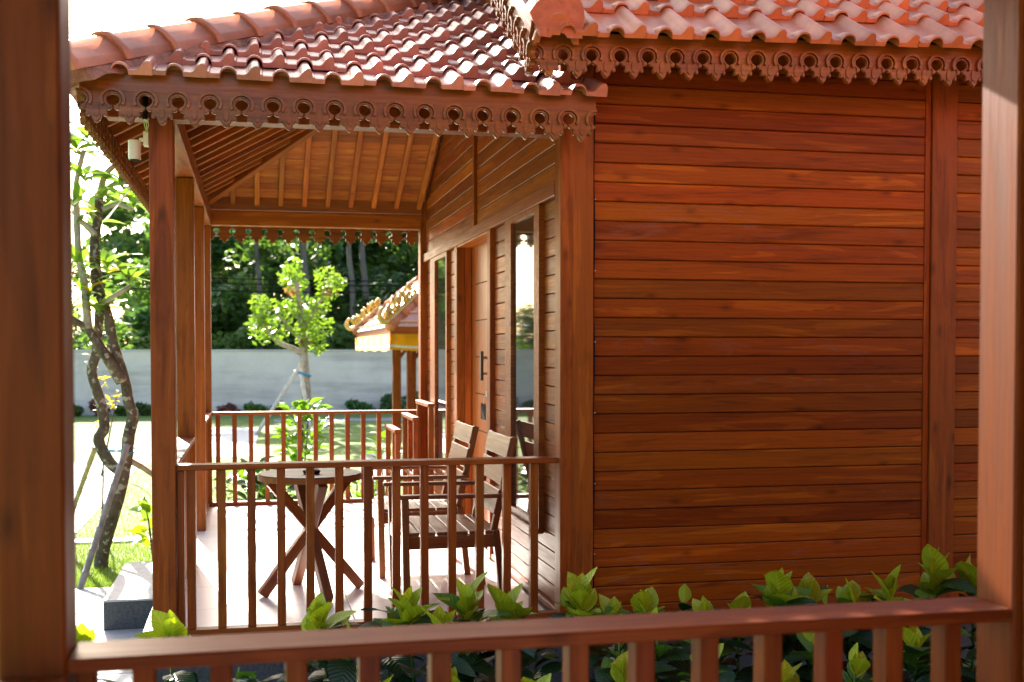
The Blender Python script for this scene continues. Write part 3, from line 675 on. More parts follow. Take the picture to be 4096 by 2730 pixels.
ash = thing('ashtray', 'small dark ashtray dish on the round table', 'ashtray', (.33, 7.0, .7205))
bm = bmesh.new(); prof = [(.0, .002), (.035, .002), (.05, .016), (.054, .016), (.045, .0), (.0, .0)]
rg = [[bm.verts.new((r_ * math.cos(a_), r_ * math.sin(a_), z)) for a_ in [2 * math.pi * k / 20 for k in range(20)]] for r_, z in prof[1:-1]]
for r0, r1 in zip(rg, rg[1:]):
    for k in range(20): bm.faces.new((r0[k], r0[(k + 1) % 20], r1[(k + 1) % 20], r1[k]))
bm.faces.new(rg[0]); bm.faces.new(rg[-1][::-1])
place('dish', to_mesh(bm, M['black']), Matrix.Translation((.33, 7.0, .7215)), ash)
tube('cigarette', [(.30, 7.0, .742), (.37, 7.03, .745)], .004, .004, 'white_cloth', ash, 6, 1)
def chair(x, y, label):
    c = thing('armchair', label, 'chair', (x, y, 0), 'wooden armchairs on the veranda'); F = 'teak_furniture'
    W, D = .69, .54
    for yy_ in (0.02, W - .02):
        beam('leg', (x + .01, y + yy_, 0), (x - .0, y + yy_, .625), .04, .055, F, c)
        beam('leg', (x + D + .02, y + yy_, 0), (x + D - .03, y + yy_, .44), .04, .05, F, c)
        beam('back_stile', (x + D - .035, y + (.055 if yy_ < .1 else W - .055), .43), (x + D + .085, y + (.055 if yy_ < .1 else W - .055), .955), .05, .034, F, c, up=(1, 0, 0))
        beam('arm', (x - .05, y + yy_, .637), (x + D + .03, y + yy_, .632), .06, .022, F, c)
        box('apron', x + .02, x + D - .02, y + yy_ - .012, y + yy_ + .012, .345, .415, F, c)
    box('apron', x - .012, x + .012, y + .04, y + W - .04, .335, .415, F, c, axis=1); box('apron', x + D - .02, x + D, y + .04, y + W - .04, .345, .41, F, c, axis=1)
    for k in range(6): box('seat_slat', x - .005 + k * .091, x + .079 + k * .091, y + .005, y + W - .005, .418, .438, F, c, axis=1)
    for a_, b2 in ((.09, .235), (.257, .385), (.407, .527)):
        p = lambda s: Vector((x + D - .045 + .12 * s / .525, 0, .43 + s)); m_ = p((a_ + b2) / 2)
        beam('back_slat', (m_.x - .006, y + .03, m_.z), (m_.x - .006, y + W - .03, m_.z), b2 - a_ - .004, .018, F, c, up=(-.97, 0, .22))
    return c
chair(.81, 6.42, 'wooden armchair nearest the front railing, beside the round table')
chair(.78, 7.42, 'wooden armchair farther back, behind the chair at the front railing')
rk = thing('tiered_rack', 'three-tier stepped wooden rack standing by the far end of the door wall', 'rack', (1.4, 10.75, 0))
for X_, Z_ in ((1.53, .975), (1.395, .855), (1.235, .75)):
    f_ = box('top_bar', X_ - .03, X_ + .03, 10.28, 11.10, Z_ - .035, Z_, 'teak_frame', rk, axis=1)
    for y_ in (10.31, 11.06): box('upright', X_ - .022, X_ + .022, y_ - .028, y_ + .028, .001, Z_ - .036, 'teak_frame', rk, axis=2)
    box('cross_bar', X_ - .012, X_ + .012, 10.34, 11.03, .30, .34, 'teak_frame', rk, axis=1)

# ------------------------------------------------------------------ fittings
sp = thing('spotlight', 'white cylinder spotlight on the outer veranda post', 'lamp', (-.50, 6.1, 2.45))
bm = bmesh.new(); bmesh.ops.create_cone(bm, cap_ends=True, segments=28, radius1=.030, radius2=.031, depth=.095)
bmesh.ops.bevel(bm, geom=[e for e in bm.edges if abs(e.verts[0].co.z - e.verts[1].co.z) < .001], offset=.003, segments=2, affect='EDGES')
place('lamp_housing', to_mesh(bm, M['white_plastic'], False), Matrix.Translation((-.567, 6.09, 2.435)), sp)
bm = bmesh.new(); bmesh.ops.create_cone(bm, cap_ends=True, segments=24, radius1=.024, radius2=.024, depth=.004); place('lens', to_mesh(bm, M['black']), Matrix.Translation((-.567, 6.09, 2.3855)), sp)
box('bracket', -.524, -.4985, 6.06, 6.12, 2.455, 2.525, 'white_plastic', sp, bev=.002); box('arm', -.545, -.5245, 6.08, 6.10, 2.478, 2.495, 'white_plastic', sp, bev=.002)
cb = thing('lamp_cable', 'bundled black cable above the spotlight behind the carved board', 'cable', (-.51, 6.03, 2.53))
tube('cable_bundle', [(-.512, 6.02, 2.70), (-.508, 6.01, 2.64), (-.512, 6.02, 2.575)], .014, .012, 'black', cb, 8)
for k in range(3): tube('wire', [(-.512, 6.02, 2.58), (-.515 + .01 * k, 6.03, 2.555), (-.507, 6.06, 2.52)], .003, .003, 'metal', cb, 5)
wc = thing('wall_cable', 'thin black cable clipped down the house corner post', 'cable', (1.776, 6.05, 0))
tube('cable', [(1.777 + .003 * math.sin(k * 1.7), 6.052, 2.9 - k * .18) for k in range(17)], .0055, .0055, 'black', wc, 6, 3)
for k in range(6): box('clip', 1.783, 1.788, 6.046, 6.052, .35 + k * .38, .354 + k * .38, 'white_cloth', wc, bev=.0)
rb = thing('plastic_strip', 'white plastic strip fluttering from the left eave', 'strip', (-.74, 7.2, 2.38))
bm = bmesh.new(); q = []
for k in range(9):
    t = k / 8; c_ = Vector((-.70 - .115 * t - .02 * t * t, 7.2 + .02 * math.sin(5 * t), 2.40 - .20 * t)); w_ = .005 + .020 * t
    q.append((bm.verts.new(c_ + Vector((w_ * .8, .01 * math.sin(7 * t), w_ * .5))), bm.verts.new(c_ - Vector((w_ * .8, .0, w_ * .5)))))
for (a0, a1), (b0, b1) in zip(q, q[1:]): bm.faces.new((a0, a1, b1, b0))
ret = bmesh.ops.solidify(bm, geom=bm.faces[:], thickness=.002)
place('strip_sheet', to_mesh(bm, M['white_cloth'], True), Matrix.Identity(4), rb)

# ------------------------------------------------------------------ leaves and plants
def leaf_mesh(L, W, mat, curl=.25, fold=.22, tip=1.0, n=7):
    bm = bmesh.new(); rows = []
    for i in range(n + 1):
        t = i / n; w = W / 2 * (math.sin(math.pi * min(1, t * .96 + .04)) ** .75) * (1.0 if t < .5 else 1 - .25 * tip * (t - .5) * 2)
        if i == 0: w = .003
        if i == n: w = .0008
        x = L * t; z = -curl * L * (t ** 2) * .6 + .06 * L * math.sin(t * math.pi)
        row = [bm.verts.new((x, s * w, z + abs(s) * w * fold + .03 * L * math.sin(6 * t + s) * abs(s) * .5)) for s in (-1, -.5, 0, .5, 1)]
        rows.append(row)
    for a, b_ in zip(rows, rows[1:]):
        for j in range(4): bm.faces.new((a[j], a[j + 1], b_[j + 1], b_[j]))
    return to_mesh(bm, M[mat], True, 'leaf')
YL = [leaf_mesh(l, w, 'young_leaf', c, f) for l, w, c, f in ((.13, .090, -.30, .35), (.11, .080, -.15, .40), (.145, .098, -.05, .28))]
ML = [leaf_mesh(l, w, 'mid_leaf', c, f) for l, w, c, f in ((.15, .085, .15, .2), (.13, .08, .3, .22))]
OL = [leaf_mesh(l, w, 'old_leaf', c, f) for l, w, c, f in ((.19, .115, .35, .12), (.22, .125, .45, .15), (.17, .105, .2, .10))]
FL = [leaf_mesh(l, w, 'frangipani_leaf', c, f, 1.0) for l, w, c, f in ((.30, .082, .45, .15), (.26, .078, .25, .2), (.33, .088, .6, .15))]
FY = leaf_mesh(.2, .06, 'yellow_leaf', .8, .2)
SLV = [leaf_mesh(l, w, 'shrub_leaf', c, f) for l, w, c, f in ((.13, .07, .3, .2), (.11, .06, .1, .25))]
def put_leaf(name, me, pos, yaw, pitch, roll, parent, s=1.0):
    m = Matrix.Translation(pos) @ Matrix.Rotation(yaw, 4, 'Z') @ Matrix.Rotation(-pitch, 4, 'Y') @ Matrix.Rotation(roll, 4, 'X') @ Matrix.Scale(s, 4)
    return place(name, me, m, parent)
def bed_plant(x, y, ztip, label, seed, young=6, old=9, s=1.0):
    """stem, upright lime rosette, mid-green collar, broad dark leaves below"""
    r = random.Random(seed); zt = ztip - .085 * s
    t = thing('shrub', label, 'shrub', (x, y, G), 'leafy shrubs in the bed between the houses')
    bx, by = x + r.uniform(-.06, .06), y + r.uniform(-.05, .05)
    tube('stem', [(bx, by, G), ((x + bx) / 2 + .01, (y + by) / 2, (zt + G) / 2), (x, y, zt + .01)], .009, .005, 'shrub_leaf', t, 6, 3)
    a0 = r.uniform(0, 6.28)
    for k in range(young):
        pit = r.uniform(68, 86) if k < 2 else (r.uniform(44, 66) if k < 5 else r.uniform(16, 44))
        put_leaf('leaf', YL[k % 3], (x, y, zt - .010 * k), a0 + k * 2.4 + r.uniform(-.3, .3), R(pit), r.uniform(-.4, .4), t, s * r.uniform(.78, 1.12) * (.8 if k < 2 else 1))
    for k in range(4):
        put_leaf('leaf', ML[k % 2], (x, y, zt - .05 - .016 * k), a0 + 1.1 + k * 1.9 + r.uniform(-.4, .4), R(r.uniform(2, 40)), r.uniform(-.4, .4), t, s * r.uniform(.8, 1.15))
    for k in range(old):
        z = zt - .035 - k * .034 * s
        if z < G + .06: break
        f = (z - G) / (zt - G); px, py = bx + (x - bx) * f, by + (y - by) * f
        put_leaf('leaf', OL[k % 3], (px, py, z), a0 + k * 2.4 + r.uniform(-.5, .5), R(r.uniform(-12, 34)), r.uniform(-.4, .4), t, s * r.uniform(.75, 1.2))
    return t
PL = [(-.66, 4.8, .33, 'single yellow-green sprig beside the blurred left post', 3, 5, .8), (-.342, 5.1, .30, 'lime-tipped shrub in front of the outer veranda post', 6, 7, 1.0),
      (.273, 5.1, .335, 'shrub with lime tip and two broad dark leaves below the round table', 6, 8, 1.05), (.65, 5.1, .375, 'bushy lime-tipped shrub left of the front chair legs', 9, 10, 1.15),
      (.921, 5.1, .39, 'tall lime shrub in front of the front armchair legs', 6, 9, 1.1), (1.10, 5.12, .345, 'broad-leaved lime shrub just left of the house corner post', 7, 9, 1.15),
      (1.441, 5.1, .38, 'lime-tipped shrub in front of the house corner post', 7, 10, 1.15), (1.741, 5.1, .32, 'shrub with one large round lime leaf right of the corner post', 4, 8, 1.0),
      (2.038, 5.1, .27, 'short shrub half hidden under the rail below the plank wall', 4, 8, .95), (2.407, 5.1, .385, 'large lime-tipped shrub in front of the middle of the plank wall', 8, 10, 1.25),
      (2.60, 5.2, .31, 'narrow lime sprig right of the large middle shrub', 5, 8, 1.0), (2.78, 5.1, .31, 'small single-leaf lime sprig below the right part of the wall', 3, 9, .9),
      (2.985, 5.1, .34, 'lime rosette shrub left of the vertical wall post', 7, 9, 1.05), (3.353, 5.3, .385, 'tall pale green shrub in front of the vertical wall post', 7, 10, 1.25),
      (3.56, 5.3, .345, 'lime shrub beside the sunlit right post', 7, 10, 1.15), (.76, 4.85, .33, 'lime sprig between the two large shrubs near the chair', 4, 7, .9),
      (2.211, 5.1, .265, 'low lime sprig just above the rail under the plank wall', 4, 8, .9), (1.595, 5.1, .275, 'small lime sprig at the foot of the corner post', 4, 8, .95)]
for i, (x, y, z, lab, ny, no, s) in enumerate(PL): bed_plant(x, y, z + .03, lab, 20 + i, ny + 3, no + 4, s * 1.12)
LOW = [(-.289, 4.4, 'first dark shrub from the left behind the near balusters'), (.436, 4.4, 'second dark shrub from the left behind the near balusters'), (.70, 4.3, 'third dark shrub behind the near balusters'),
       (1.05, 4.4, 'fourth dark shrub behind the near balusters'), (1.42, 4.45, 'fifth dark shrub behind the near balusters'), (1.75, 4.4, 'sixth dark shrub behind the near balusters'),
       (2.10, 4.4, 'seventh dark shrub behind the near balusters'), (2.42, 4.4, 'eighth dark shrub behind the near balusters'), (2.75, 4.5, 'rightmost dark shrub behind the near balusters')]
ords = ['first', 'second', 'third', 'fourth', 'fifth', 'sixth', 'seventh', 'eighth', 'ninth', 'tenth', 'eleventh', 'twelfth', 'thirteenth', 'fourteenth', 'fifteenth', 'sixteenth', 'seventeenth', 'eighteenth']
fr_ = random.Random(41)
for i in range(18):      # fillers that make the hedge read as one band
    bed_plant(-.05 + i * .215 + fr_.uniform(-.06, .06), 4.75 + fr_.uniform(-.1, .75), 
              .235 + fr_.uniform(0, .09), f'dark broad-leaved low shrub under the plank wall, {ords[i]} of these from the left', 200 + i, i % 3, 14, 1.12)
for i, (x, y, lab) in enumerate(LOW): bed_plant(x, y, .17 + .05 * (i % 3), lab, 60 + i, 4 if i % 3 else 6, 14, 1.1)

# low flowering ground cover at the lower left
def cloud(name, n, cx, cy, cz, rx, ry, rz, size, mat, seed, extra=None, parent=None, flat=.0):
    r = random.Random(seed); V, F = [], []
    for _ in range(n):
        while True:
            p = Vector((r.uniform(-1, 1), r.uniform(-1, 1), r.uniform(-1, 1)))
            if p.length <= 1: break
        c = Vector((cx + p.x * rx, cy + p.y * ry, cz + p.z * rz))
        a = Vector((r.gauss(0, 1), r.gauss(0, 1), r.gauss(0, .6))).normalized(); b_ = a.orthogonal().normalized(); b_ = Quaternion(a, r.uniform(0, 6.28)) @ b_
        s = size * r.uniform(.6, 1.3); i = len(V)
        V += [c - a * s, c + b_ * s * .42, c + a * s, c - b_ * s * .42]; F.append((i, i + 1, i + 2, i + 3))
    return V, F
def cloud_mesh(parts, mat):
    V, F = [], []
    for v_, f_ in parts:
        o = len(V); V += v_; F += [tuple(i + o for i in f) for f in f_]
    me = bpy.data.meshes.new('foliage'); me.from_pydata([tuple(p) for p in V], [], F); me.materials.append(M[mat]); return me
gc = place('ground_cover', cloud_mesh([cloud('', 2600, -.52, 4.55, G + .16, .36, .42, .20, .022, '', 2)], 'ground_cover'), Matrix.Identity(4)); gc['kind'] = 'stuff'
tag(gc, 'fine-leaved flowering ground cover at the lower left bed edge', 'ground cover')

# grass blades on the near lawn
r = random.Random(8); V, F = [], []
for _ in range(26000):
    y = 9.4 + 10 * r.random() ** 1.6; x = r.uniform(-.30 * y - .2 + 1.3, -.58) if y < 11.6 else r.uniform(-.21 * y, .10 * y)
    if x < -1.75 and 12.25 < y < 20.05: continue
    if 11.6 < y < 11.86: continue
    h = r.uniform(.02, .045); a = r.uniform(0, 3.14); dx, dy = math.cos(a) * .004, math.sin(a) * .004; i = len(V)
    V += [(x - dx, y - dy, G), (x + dx, y + dy, G), (x + r.uniform(-.02, .02), y + r.uniform(-.02, .02), G + h)]; F.append((i, i + 1, i + 2))
me = bpy.data.meshes.new('grass'); me.from_pydata(V, [], F); me.materials.append(M['grass_blade'])
gr = place('grass', me, Matrix.Identity(4)); gr['kind'] = 'stuff'; tag(gr, 'short sunlit lawn grass left of the veranda', 'grass')

# frangipani tree at the left, tied to bamboo stakes
fr = thing('frangipani_tree', 'crooked frangipani tree with mottled dark trunks left of the veranda', 'tree', (-1.26, 10.35, G))
tube('trunk', [(-1.265, 10.35, G - .05), (-1.258, 10.35, -.30), (-1.205, 10.35, -.077), (-1.13, 10.35, .18), (-1.07, 10.35, .422), (-1.047, 10.35, .573), (-1.031, 10.35, .725), (-.997, 10.35, .892), (-1.033, 10.35, 1.021), (-1.061, 10.35, 1.203), (-1.15, 10.35, 1.504), (-1.194, 10.35, 1.757), (-1.255, 10.35, 1.9)], .060, .038, 'bark', fr, 12, 4, .07)
for pts, r0, r1 in (([(-1.255, 10.35, 1.9), (-1.277, 10.35, 2.031), (-1.291, 10.35, 2.342), (-1.26, 10.35, 2.557), (-1.248, 10.35, 2.72)], .05, .032),
                    ([(-1.081, 10.42, .412), (-1.197, 10.45, .491), (-1.285, 10.45, .684), (-1.238, 10.45, .798), (-1.27, 10.45, 1.019), (-1.336, 10.45, 1.263), (-1.295, 10.45, 1.432), (-1.275, 10.45, 1.674), (-1.268, 10.45, 1.844)], .05, .036),
                    ([(-1.079, 10.33, 1.18), (-1.18, 10.3, 1.36), (-1.27, 10.3, 1.504), (-1.342, 10.3, 1.623), (-1.41, 10.3, 1.67), (-1.482, 10.3, 1.706)], .052, .024),
                    ([(-1.342, 10.3, 1.623), (-1.352, 10.3, 1.79), (-1.372, 10.3, 2.027), (-1.41, 10.3, 2.24), (-1.425, 10.3, 2.60)], .036, .026),
                    ([(-1.284, 10.33, 2.409), (-1.362, 10.3, 2.49), (-1.429, 10.3, 2.536)], .03, .02), ([(-1.041, 10.4, .514), (-.938, 10.5, .442), (-.83, 10.55, .35)], .03, .02),
                    ([(-1.232, 10.3, 1.834), (-1.119, 10.2, 1.895), (-.993, 10.2, 1.979)], .026, .016), ([(-1.25, 10.35, 2.72), (-1.2, 10.33, 2.9), (-1.1, 10.3, 3.0)], .03, .02), ([(-1.425, 10.3, 2.6), (-1.42, 10.3, 2.85), (-1.36, 10.3, 3.1)], .026, .02), ([(-1.22, 10.33, 2.62), (-1.1, 10.3, 2.66), (-.98, 10.3, 2.62)], .024, .016)):
    tube('branch', pts, r0, r1, 'bark' if r0 > .04 else 'bark_pale', fr, 10, 4, .05)
ros = [(-1.001, 10.2, 1.99), (-1.19, 10.35, 2.09), (-1.348, 10.3, 1.863), (-1.246, 10.28, 1.73), (-1.40, 10.3, 2.096), (-1.42, 10.3, 3.06), (-1.356, 10.3, 2.834), (-1.22, 10.3, 2.694), (-1.064, 10.3, 2.80), (-.97, 10.3, 2.63), (-1.43, 10.3, 2.60), (-1.335, 10.35, 3.16), (-1.1, 10.3, 3.0), (-1.5, 10.3, 1.72), (-1.3, 10.45, 2.5)]
r = random.Random(17)
for (x, y, z) in ros:
    a0 = r.uniform(0, 6.28)
    for k in range(9): put_leaf('leaf', FY if r.random() < .10 else FL[k % 3], (x, y, z + .008 * k), a0 + k * 2.4, R(r.uniform(-5, 62)), r.uniform(-.3, .3), fr, r.uniform(.8, 1.15))
def stake(label, p0, p1, r_, mat, group=None):
    t = thing('bamboo_stake', label, 'stake', p0, group); P0, P1 = Vector(p0), Vector(p1); n = 7
    bm = bmesh.new(); pts, rads = [], []
    for k in range(n):
        for f, s in ((.0, 1.0), (.46, .96), (.94, 1.0), (.97, 1.16)):
            pts.append((P1 - P0) * ((k + f) / n)); rads.append(r_ * s)
    tube_bm(bm, pts, rads, 9); place('cane', to_mesh(bm, M[mat], True), Matrix.Translation(P0), t); return t
stake('grey weathered bamboo stake leaning on the frangipani trunk, the nearer one', (-1.307, 9.3, G - .03), (-1.03, 10.2, .66), .026, 'bamboo_grey')
stake('tan bamboo stake behind the frangipani tree beside the left post', (-1.80, 11.7, G - .03), (-1.35, 10.75, .60), .024, 'bamboo')
tie = thing('tree_tie', 'blue cord tying the bamboo stake to the frangipani trunk', 'cord', (-1.06, 10.3, .62))
bm = bmesh.new(); tube_bm(bm, [(-1.08 + .115 * math.cos(a_), 10.36 + .125 * math.sin(a_), .60 + .012 * math.sin(2 * a_)) for a_ in [2 * math.pi * k / 18 for k in range(19)]], [.006] * 19, 6); place('loop', to_mesh(bm, M['blue']), Matrix.Identity(4), tie)
# pale yellow blossom sprays in front of the wall
bs = thing('yellow_shrub', 'thin shrub with pale yellow leaf sprays in front of the garden wall', 'shrub', (-1.5, 12.3, G))
tube('stem', [(-1.48, 12.2, G), (-1.46, 12.2, .4), (-1.5, 12.2, .9), (-1.55, 12.2, 1.36)], .012, .006, 'bark', bs, 6); tube('stem', [(-1.48, 12.2, .2), (-1.4, 12.2, .6), (-1.33, 12.2, .98)], .01, .005, 'bark', bs, 6)
r = random.Random(9)
for (x, z) in ((-1.56, 1.34), (-1.55, 1.22), (-1.44, 1.13), (-1.48, .88), (-1.32, .98), (-1.36, .9), (-1.50, .72)):
    for k in range(7): put_leaf('leaf', FY, (x + r.uniform(-.03, .03), 12.2, z + r.uniform(-.05, .05)), r.uniform(0, 6.28), R(r.uniform(-30, 60)), r.uniform(-1, 1), bs, r.uniform(.3, .5))

# shrubs just behind the back railing
def small_shrub(label, x, y, h, rad, n, seed, mats=None, s=1.0, group='garden shrubs behind the back railing'):
    t = thing('shrub', label, 'shrub', (x, y, G), group); r = random.Random(seed)
    for k in range(4):
        a = r.uniform(0, 6.28); tube('stem', [(x, y, G), (x + .3 * rad * math.cos(a), y + .3 * rad * math.sin(a), G + h * .5), (x + .6 * rad * math.cos(a), y + .6 * rad * math.sin(a), G + h * .9)], .012, .006, 'bark', t, 6, 3)
    for k in range(n):
        a = r.uniform(0, 6.28); q = rad * math.sqrt(r.random()); z = G + h * (.15 + .85 * r.random() ** .7)
        put_leaf('leaf', r.choice(mats or SLV), (x + q * math.cos(a), y + q * math.sin(a), z), a + r.uniform(-.8, .8), R(r.uniform(-20, 65)), r.uniform(-.6, .6), t, s * r.uniform(.8, 1.3))
small_shrub('tall upright yellow-green shrub centred behind the back railing', .52, 13.4, 1.22, .22, 150, 1, None, 1.25)
small_shrub('round glossy green shrub behind the left part of the back railing', -.03, 12.6, .60, .28, 95, 2, [OL[0], SLV[0], SLV[1]])
small_shrub('second round glossy shrub, left of the table top behind the back railing', .28, 12.5, .55, .26, 85, 3, [OL[2], SLV[0], SLV[1]])
small_shrub('low yellow-green shrub right of the table behind the back railing', 1.08, 12.7, .45, .22, 40, 4)
small_shrub('leafy shrub growing beside the tiered rack behind the back railing', 1.45, 13.2, .85, .20, 36, 5, None, 1.3)
small_shrub('young shrub with lime leaves left of the outer veranda post', -.86, 10.6, .62, .12, 22, 6, [FL[1], YL[2], YL[0]], 1.0)

# shrubs along the garden wall
def blob_shrub(label, x, y, h, w, mat, seed):
    t = thing('wall_shrub', label, 'shrub', (x, y, G), 'small shrubs at the foot of the garden wall')
    parts = [cloud('', 130, x + (random.Random(seed + q).uniform(-.5, .5)) * w, y, G + h * (.3 + .2 * q), w * (.7 - .15 * q), w * .5, h * .42, .085, mat, seed + q) for q in range(3)]
    place('foliage', cloud_mesh(parts, mat), Matrix.Identity(4), t)
    tube('stem', [(x, y, G), (x + .03, y, G + h * .6)], .02, .01, 'bark', t, 5, 1)
for i, (x, h, w, mat, lab) in enumerate(((-4.75, .55, .30, 'wood_leaf_b', 'green wall shrub at the far left beside the near post'), (-4.2, .75, .30, 'red_leaf', 'dark red wall shrub at the left'), (-3.6, .45, .4, 'wood_leaf_b', 'low green wall shrub between the frangipani trunks'),
        (-3.0, .6, .35, 'wood_leaf_b', 'green wall shrub right of the frangipani tree'), (-.64, .5, .35, 'red_leaf', 'reddish wall shrub near the back-left veranda post'), (.1, .55, .4, 'wood_leaf_b', 'green wall shrub left of the leaning stake'), (.75, .55, .35, 'red_leaf', 'reddish wall shrub just left of the staked tree'),
        (3.0, .65, .5, 'wood_leaf_a', 'dark green wall shrub left of the pavilion post'), (3.8, .95, .5, 'wood_leaf_a', 'tallest dark green wall shrub left of the pavilion post'), (4.7, 1.1, .55, 'wood_leaf_a', 'dark green wall shrub between the pavilion posts'))):
    blob_shrub(lab, x, 34.0, h * .55, w * 1.1, mat, 100 + i * 5)

# young staked tree
yt = thing('young_tree', 'young leafy tree with bright green crown in front of the garden wall', 'tree', (1.15, 26, G))
tube('trunk', [(1.17, 26, G - .1), (1.154, 26, -.1), (1.119, 26, .255), (1.103, 26, .826), (1.068, 26, 1.348), (1.033, 26, 1.869), (.98, 26, 2.437), (.908, 26, 2.95)], .14, .05, 'bark_pale', yt, 10, 3, .04)
for pts in ([(1.068, 26, 1.348), (.808, 26, 1.49), (.53, 26, 1.603), (.30, 26, 1.867), (.15, 26, 2.3)], [(1.03, 26, 1.9), (1.3, 26, 2.3), (1.6, 26, 2.8)], [(1.03, 26, 1.7), (.7, 26, 2.0), (.58, 26, 2.3)]):
    tube('branch', pts, .075, .02, 'bark_pale', yt, 8, 3)
cl = [(.863, 3.238, .24), (.74, 3.0, .25), (.95, 2.95, .22), (1.545, 3.011, .27), (1.78, 2.93, .22), (1.6, 2.75, .25), (.12, 2.477, .22), (.16, 2.2, .26), (.45, 2.3, .28), (.7, 2.35, .26), (.999, 2.437, .28), (1.279, 2.25, .30), (1.465, 1.95, .28), (1.089, 1.775, .28), (.531, 1.868, .30), (.161, 1.80, .26), (1.322, 1.55, .24), (1.45, 2.45, .25), (.904, 2.058, .3), (.3, 2.02, .3), (1.2, 2.0, .3), (.05, 2.05, .2)]
parts = [cloud('', 78, x, 26 + random.Random(i).uniform(-.35, .35), z, r_, .35, r_, .078, '', 300 + i) for i, (x, z, r_) in enumerate(cl)]
place('crown', cloud_mesh(parts, 'tree_leaf'), Matrix.Identity(4), yt)
place('crown', cloud_mesh([cloud('', 26, x, 25.8, z, .18, .2, .10, .07, '', 400 + i) for i, (x, z) in enumerate(((.80, 2.72), (1.62, 2.70), (1.1, 1.62)))], 'pink_leaf'), Matrix.Identity(4), yt)
stake('pale leaning pole propping the young tree from the left', (.03, 25.6, G), (1.0, 25.85, 1.12), .045, 'pale_pole'); stake('pale upright pole propping the young tree from the right', (1.19, 25.5, G), (.98, 25.85, 1.08), .045, 'pale_pole')
tie = thing('tree_tie', 'bright blue tie round the young tree trunk', 'cord', (1.08, 26, .95))
bm = bmesh.new(); tube_bm(bm, [(1.04 + .17 * math.cos(a_), 25.95 + .17 * math.sin(a_), .93 - .05 * math.cos(a_)) for a_ in [2 * math.pi * k / 18 for k in range(19)]], [.028] * 19, 6); place('loop', to_mesh(bm, M['blue']), Matrix.Identity(4), tie)

# pavilion with gilded roof corners
pv = thing('garden_pavilion', 'open garden pavilion with tiled hip roof, gilded crests and yellow valance', 'pavilion', (4.4, 19.9, G))
gx0, gx1, gy0, gy1, gz = 1.92, 6.9, 17.0, 22.8, 1.62
for x, y in ((2.62, 17.75), (2.62, 22.0), (6.2, 17.75), (6.2, 22.0), (2.62, 19.9)):
    box('post', x - .075, x + .075, y - .075, y + .075, G, gz + .1, 'teak_frame', pv, axis=2)
    beam('brace', (x - .02, y - .3, gz - .02), (x - .02, y - .05, gz - .32), .05, .06, 'teak_frame', pv); beam('brace', (x + .3, y, gz - .02), (x + .05, y, gz - .32), .05, .06, 'teak_frame', pv)
bm = bmesh.new(); rz = gz + .17; rt = gz + 2.35
A = [(gx0, gy0, rz), (gx1, gy0, rz), (gx1, gy1, rz), (gx0, gy1, rz)]; T = [(4.41, 19.3, rt), (4.41, 20.5, rt)]
for f in ((A[0], A[1], T[0]), (A[1], A[2], T[1], T[0]), (A[2], A[3], T[1]), (A[3], A[0], T[0], T[1]), (A[3], A[2], A[1], A[0])): bm.faces.new([bm.verts.new(p) for p in f])
bmesh.ops.remove_doubles(bm, verts=bm.verts[:], dist=.001); prf = place('roof', to_mesh(bm, M['pale_clay']), Matrix.Identity(4), pv)
for c_, t_ in ((A[0], T[0]), (A[1], T[0]), (A[2], T[1]), (A[3], T[1])):
    c_, t_ = Vector(c_), Vector(t_); d_ = t_ - c_; n = 13
    for k in range(n):
        tube('ridge_tile', [c_ + d_ * (k / n), c_ + d_ * ((k + 1) / n)], .095, .075, 'clay_matte', prf, 10, 1)
for j in range(16):  # tile courses on the two visible faces
    f = (j + .5) / 16
    for P, Q, t0, t1 in ((A[0], A[3], T[0], T[1]), (A[0], A[1], T[0], T[0])):
        a_ = Vector(P).lerp(Vector(t0), f); b2 = Vector(Q).lerp(Vector(t1), f); beam('tile_course', a_ + Vector((0, 0, .012)), b2 + Vector((0, 0, .012)), .06, .03, 'pale_clay', prf, bev=.0)
for (x0, x1, y0, y1) in ((gx0 + .02, gx1 - .02, gy0 + .02, gy0 + .07), (gx0 + .02, gx0 + .07, gy0 + .071, gy1 - .071), (gx0 + .02, gx1 - .02, gy1 - .07, gy1 - .02)):
    box('fascia', x0, x1, y0, y1, gz - .02, gz + .165, 'teak_frame', pv, bev=0)
def valance(p0, p1):
    p0, p1 = Vector(p0), Vector(p1); n = 60; d_ = p1 - p0; side_ = Vector((-d_.y, d_.x, 0)).normalized()
    for mat, za, zb in (('yellow_cloth', .0, -.15), ('white_cloth', -.151, -.19), ('yellow_cloth', -.191, -.225)):
        bm = bmesh.new(); rows = []
        for k in range(n + 1):
            c_ = p0 + d_ * k / n + side_ * (.018 * math.sin(k * 1.9)); sag = -.03 * abs(math.sin(k * math.pi / 15))
            rows.append((bm.verts.new(c_ + Vector((0, 0, za + sag * (1 if za else 0)))), bm.verts.new(c_ + Vector((0, 0, zb + sag)))))
        for (a0, a1), (b0, b1) in zip(rows, rows[1:]): bm.faces.new((a0, a1, b1, b0))
        bmesh.ops.solidify(bm, geom=bm.faces[:], thickness=.004)
        place('valance', to_mesh(bm, M[mat], True), Matrix.Identity(4), pv)
valance((gx0 + .0, gy0 - .0, gz + .06), (gx1, gy0, gz + .06)); valance((gx0, gy1, gz + .06), (gx0, gy0, gz + .06))
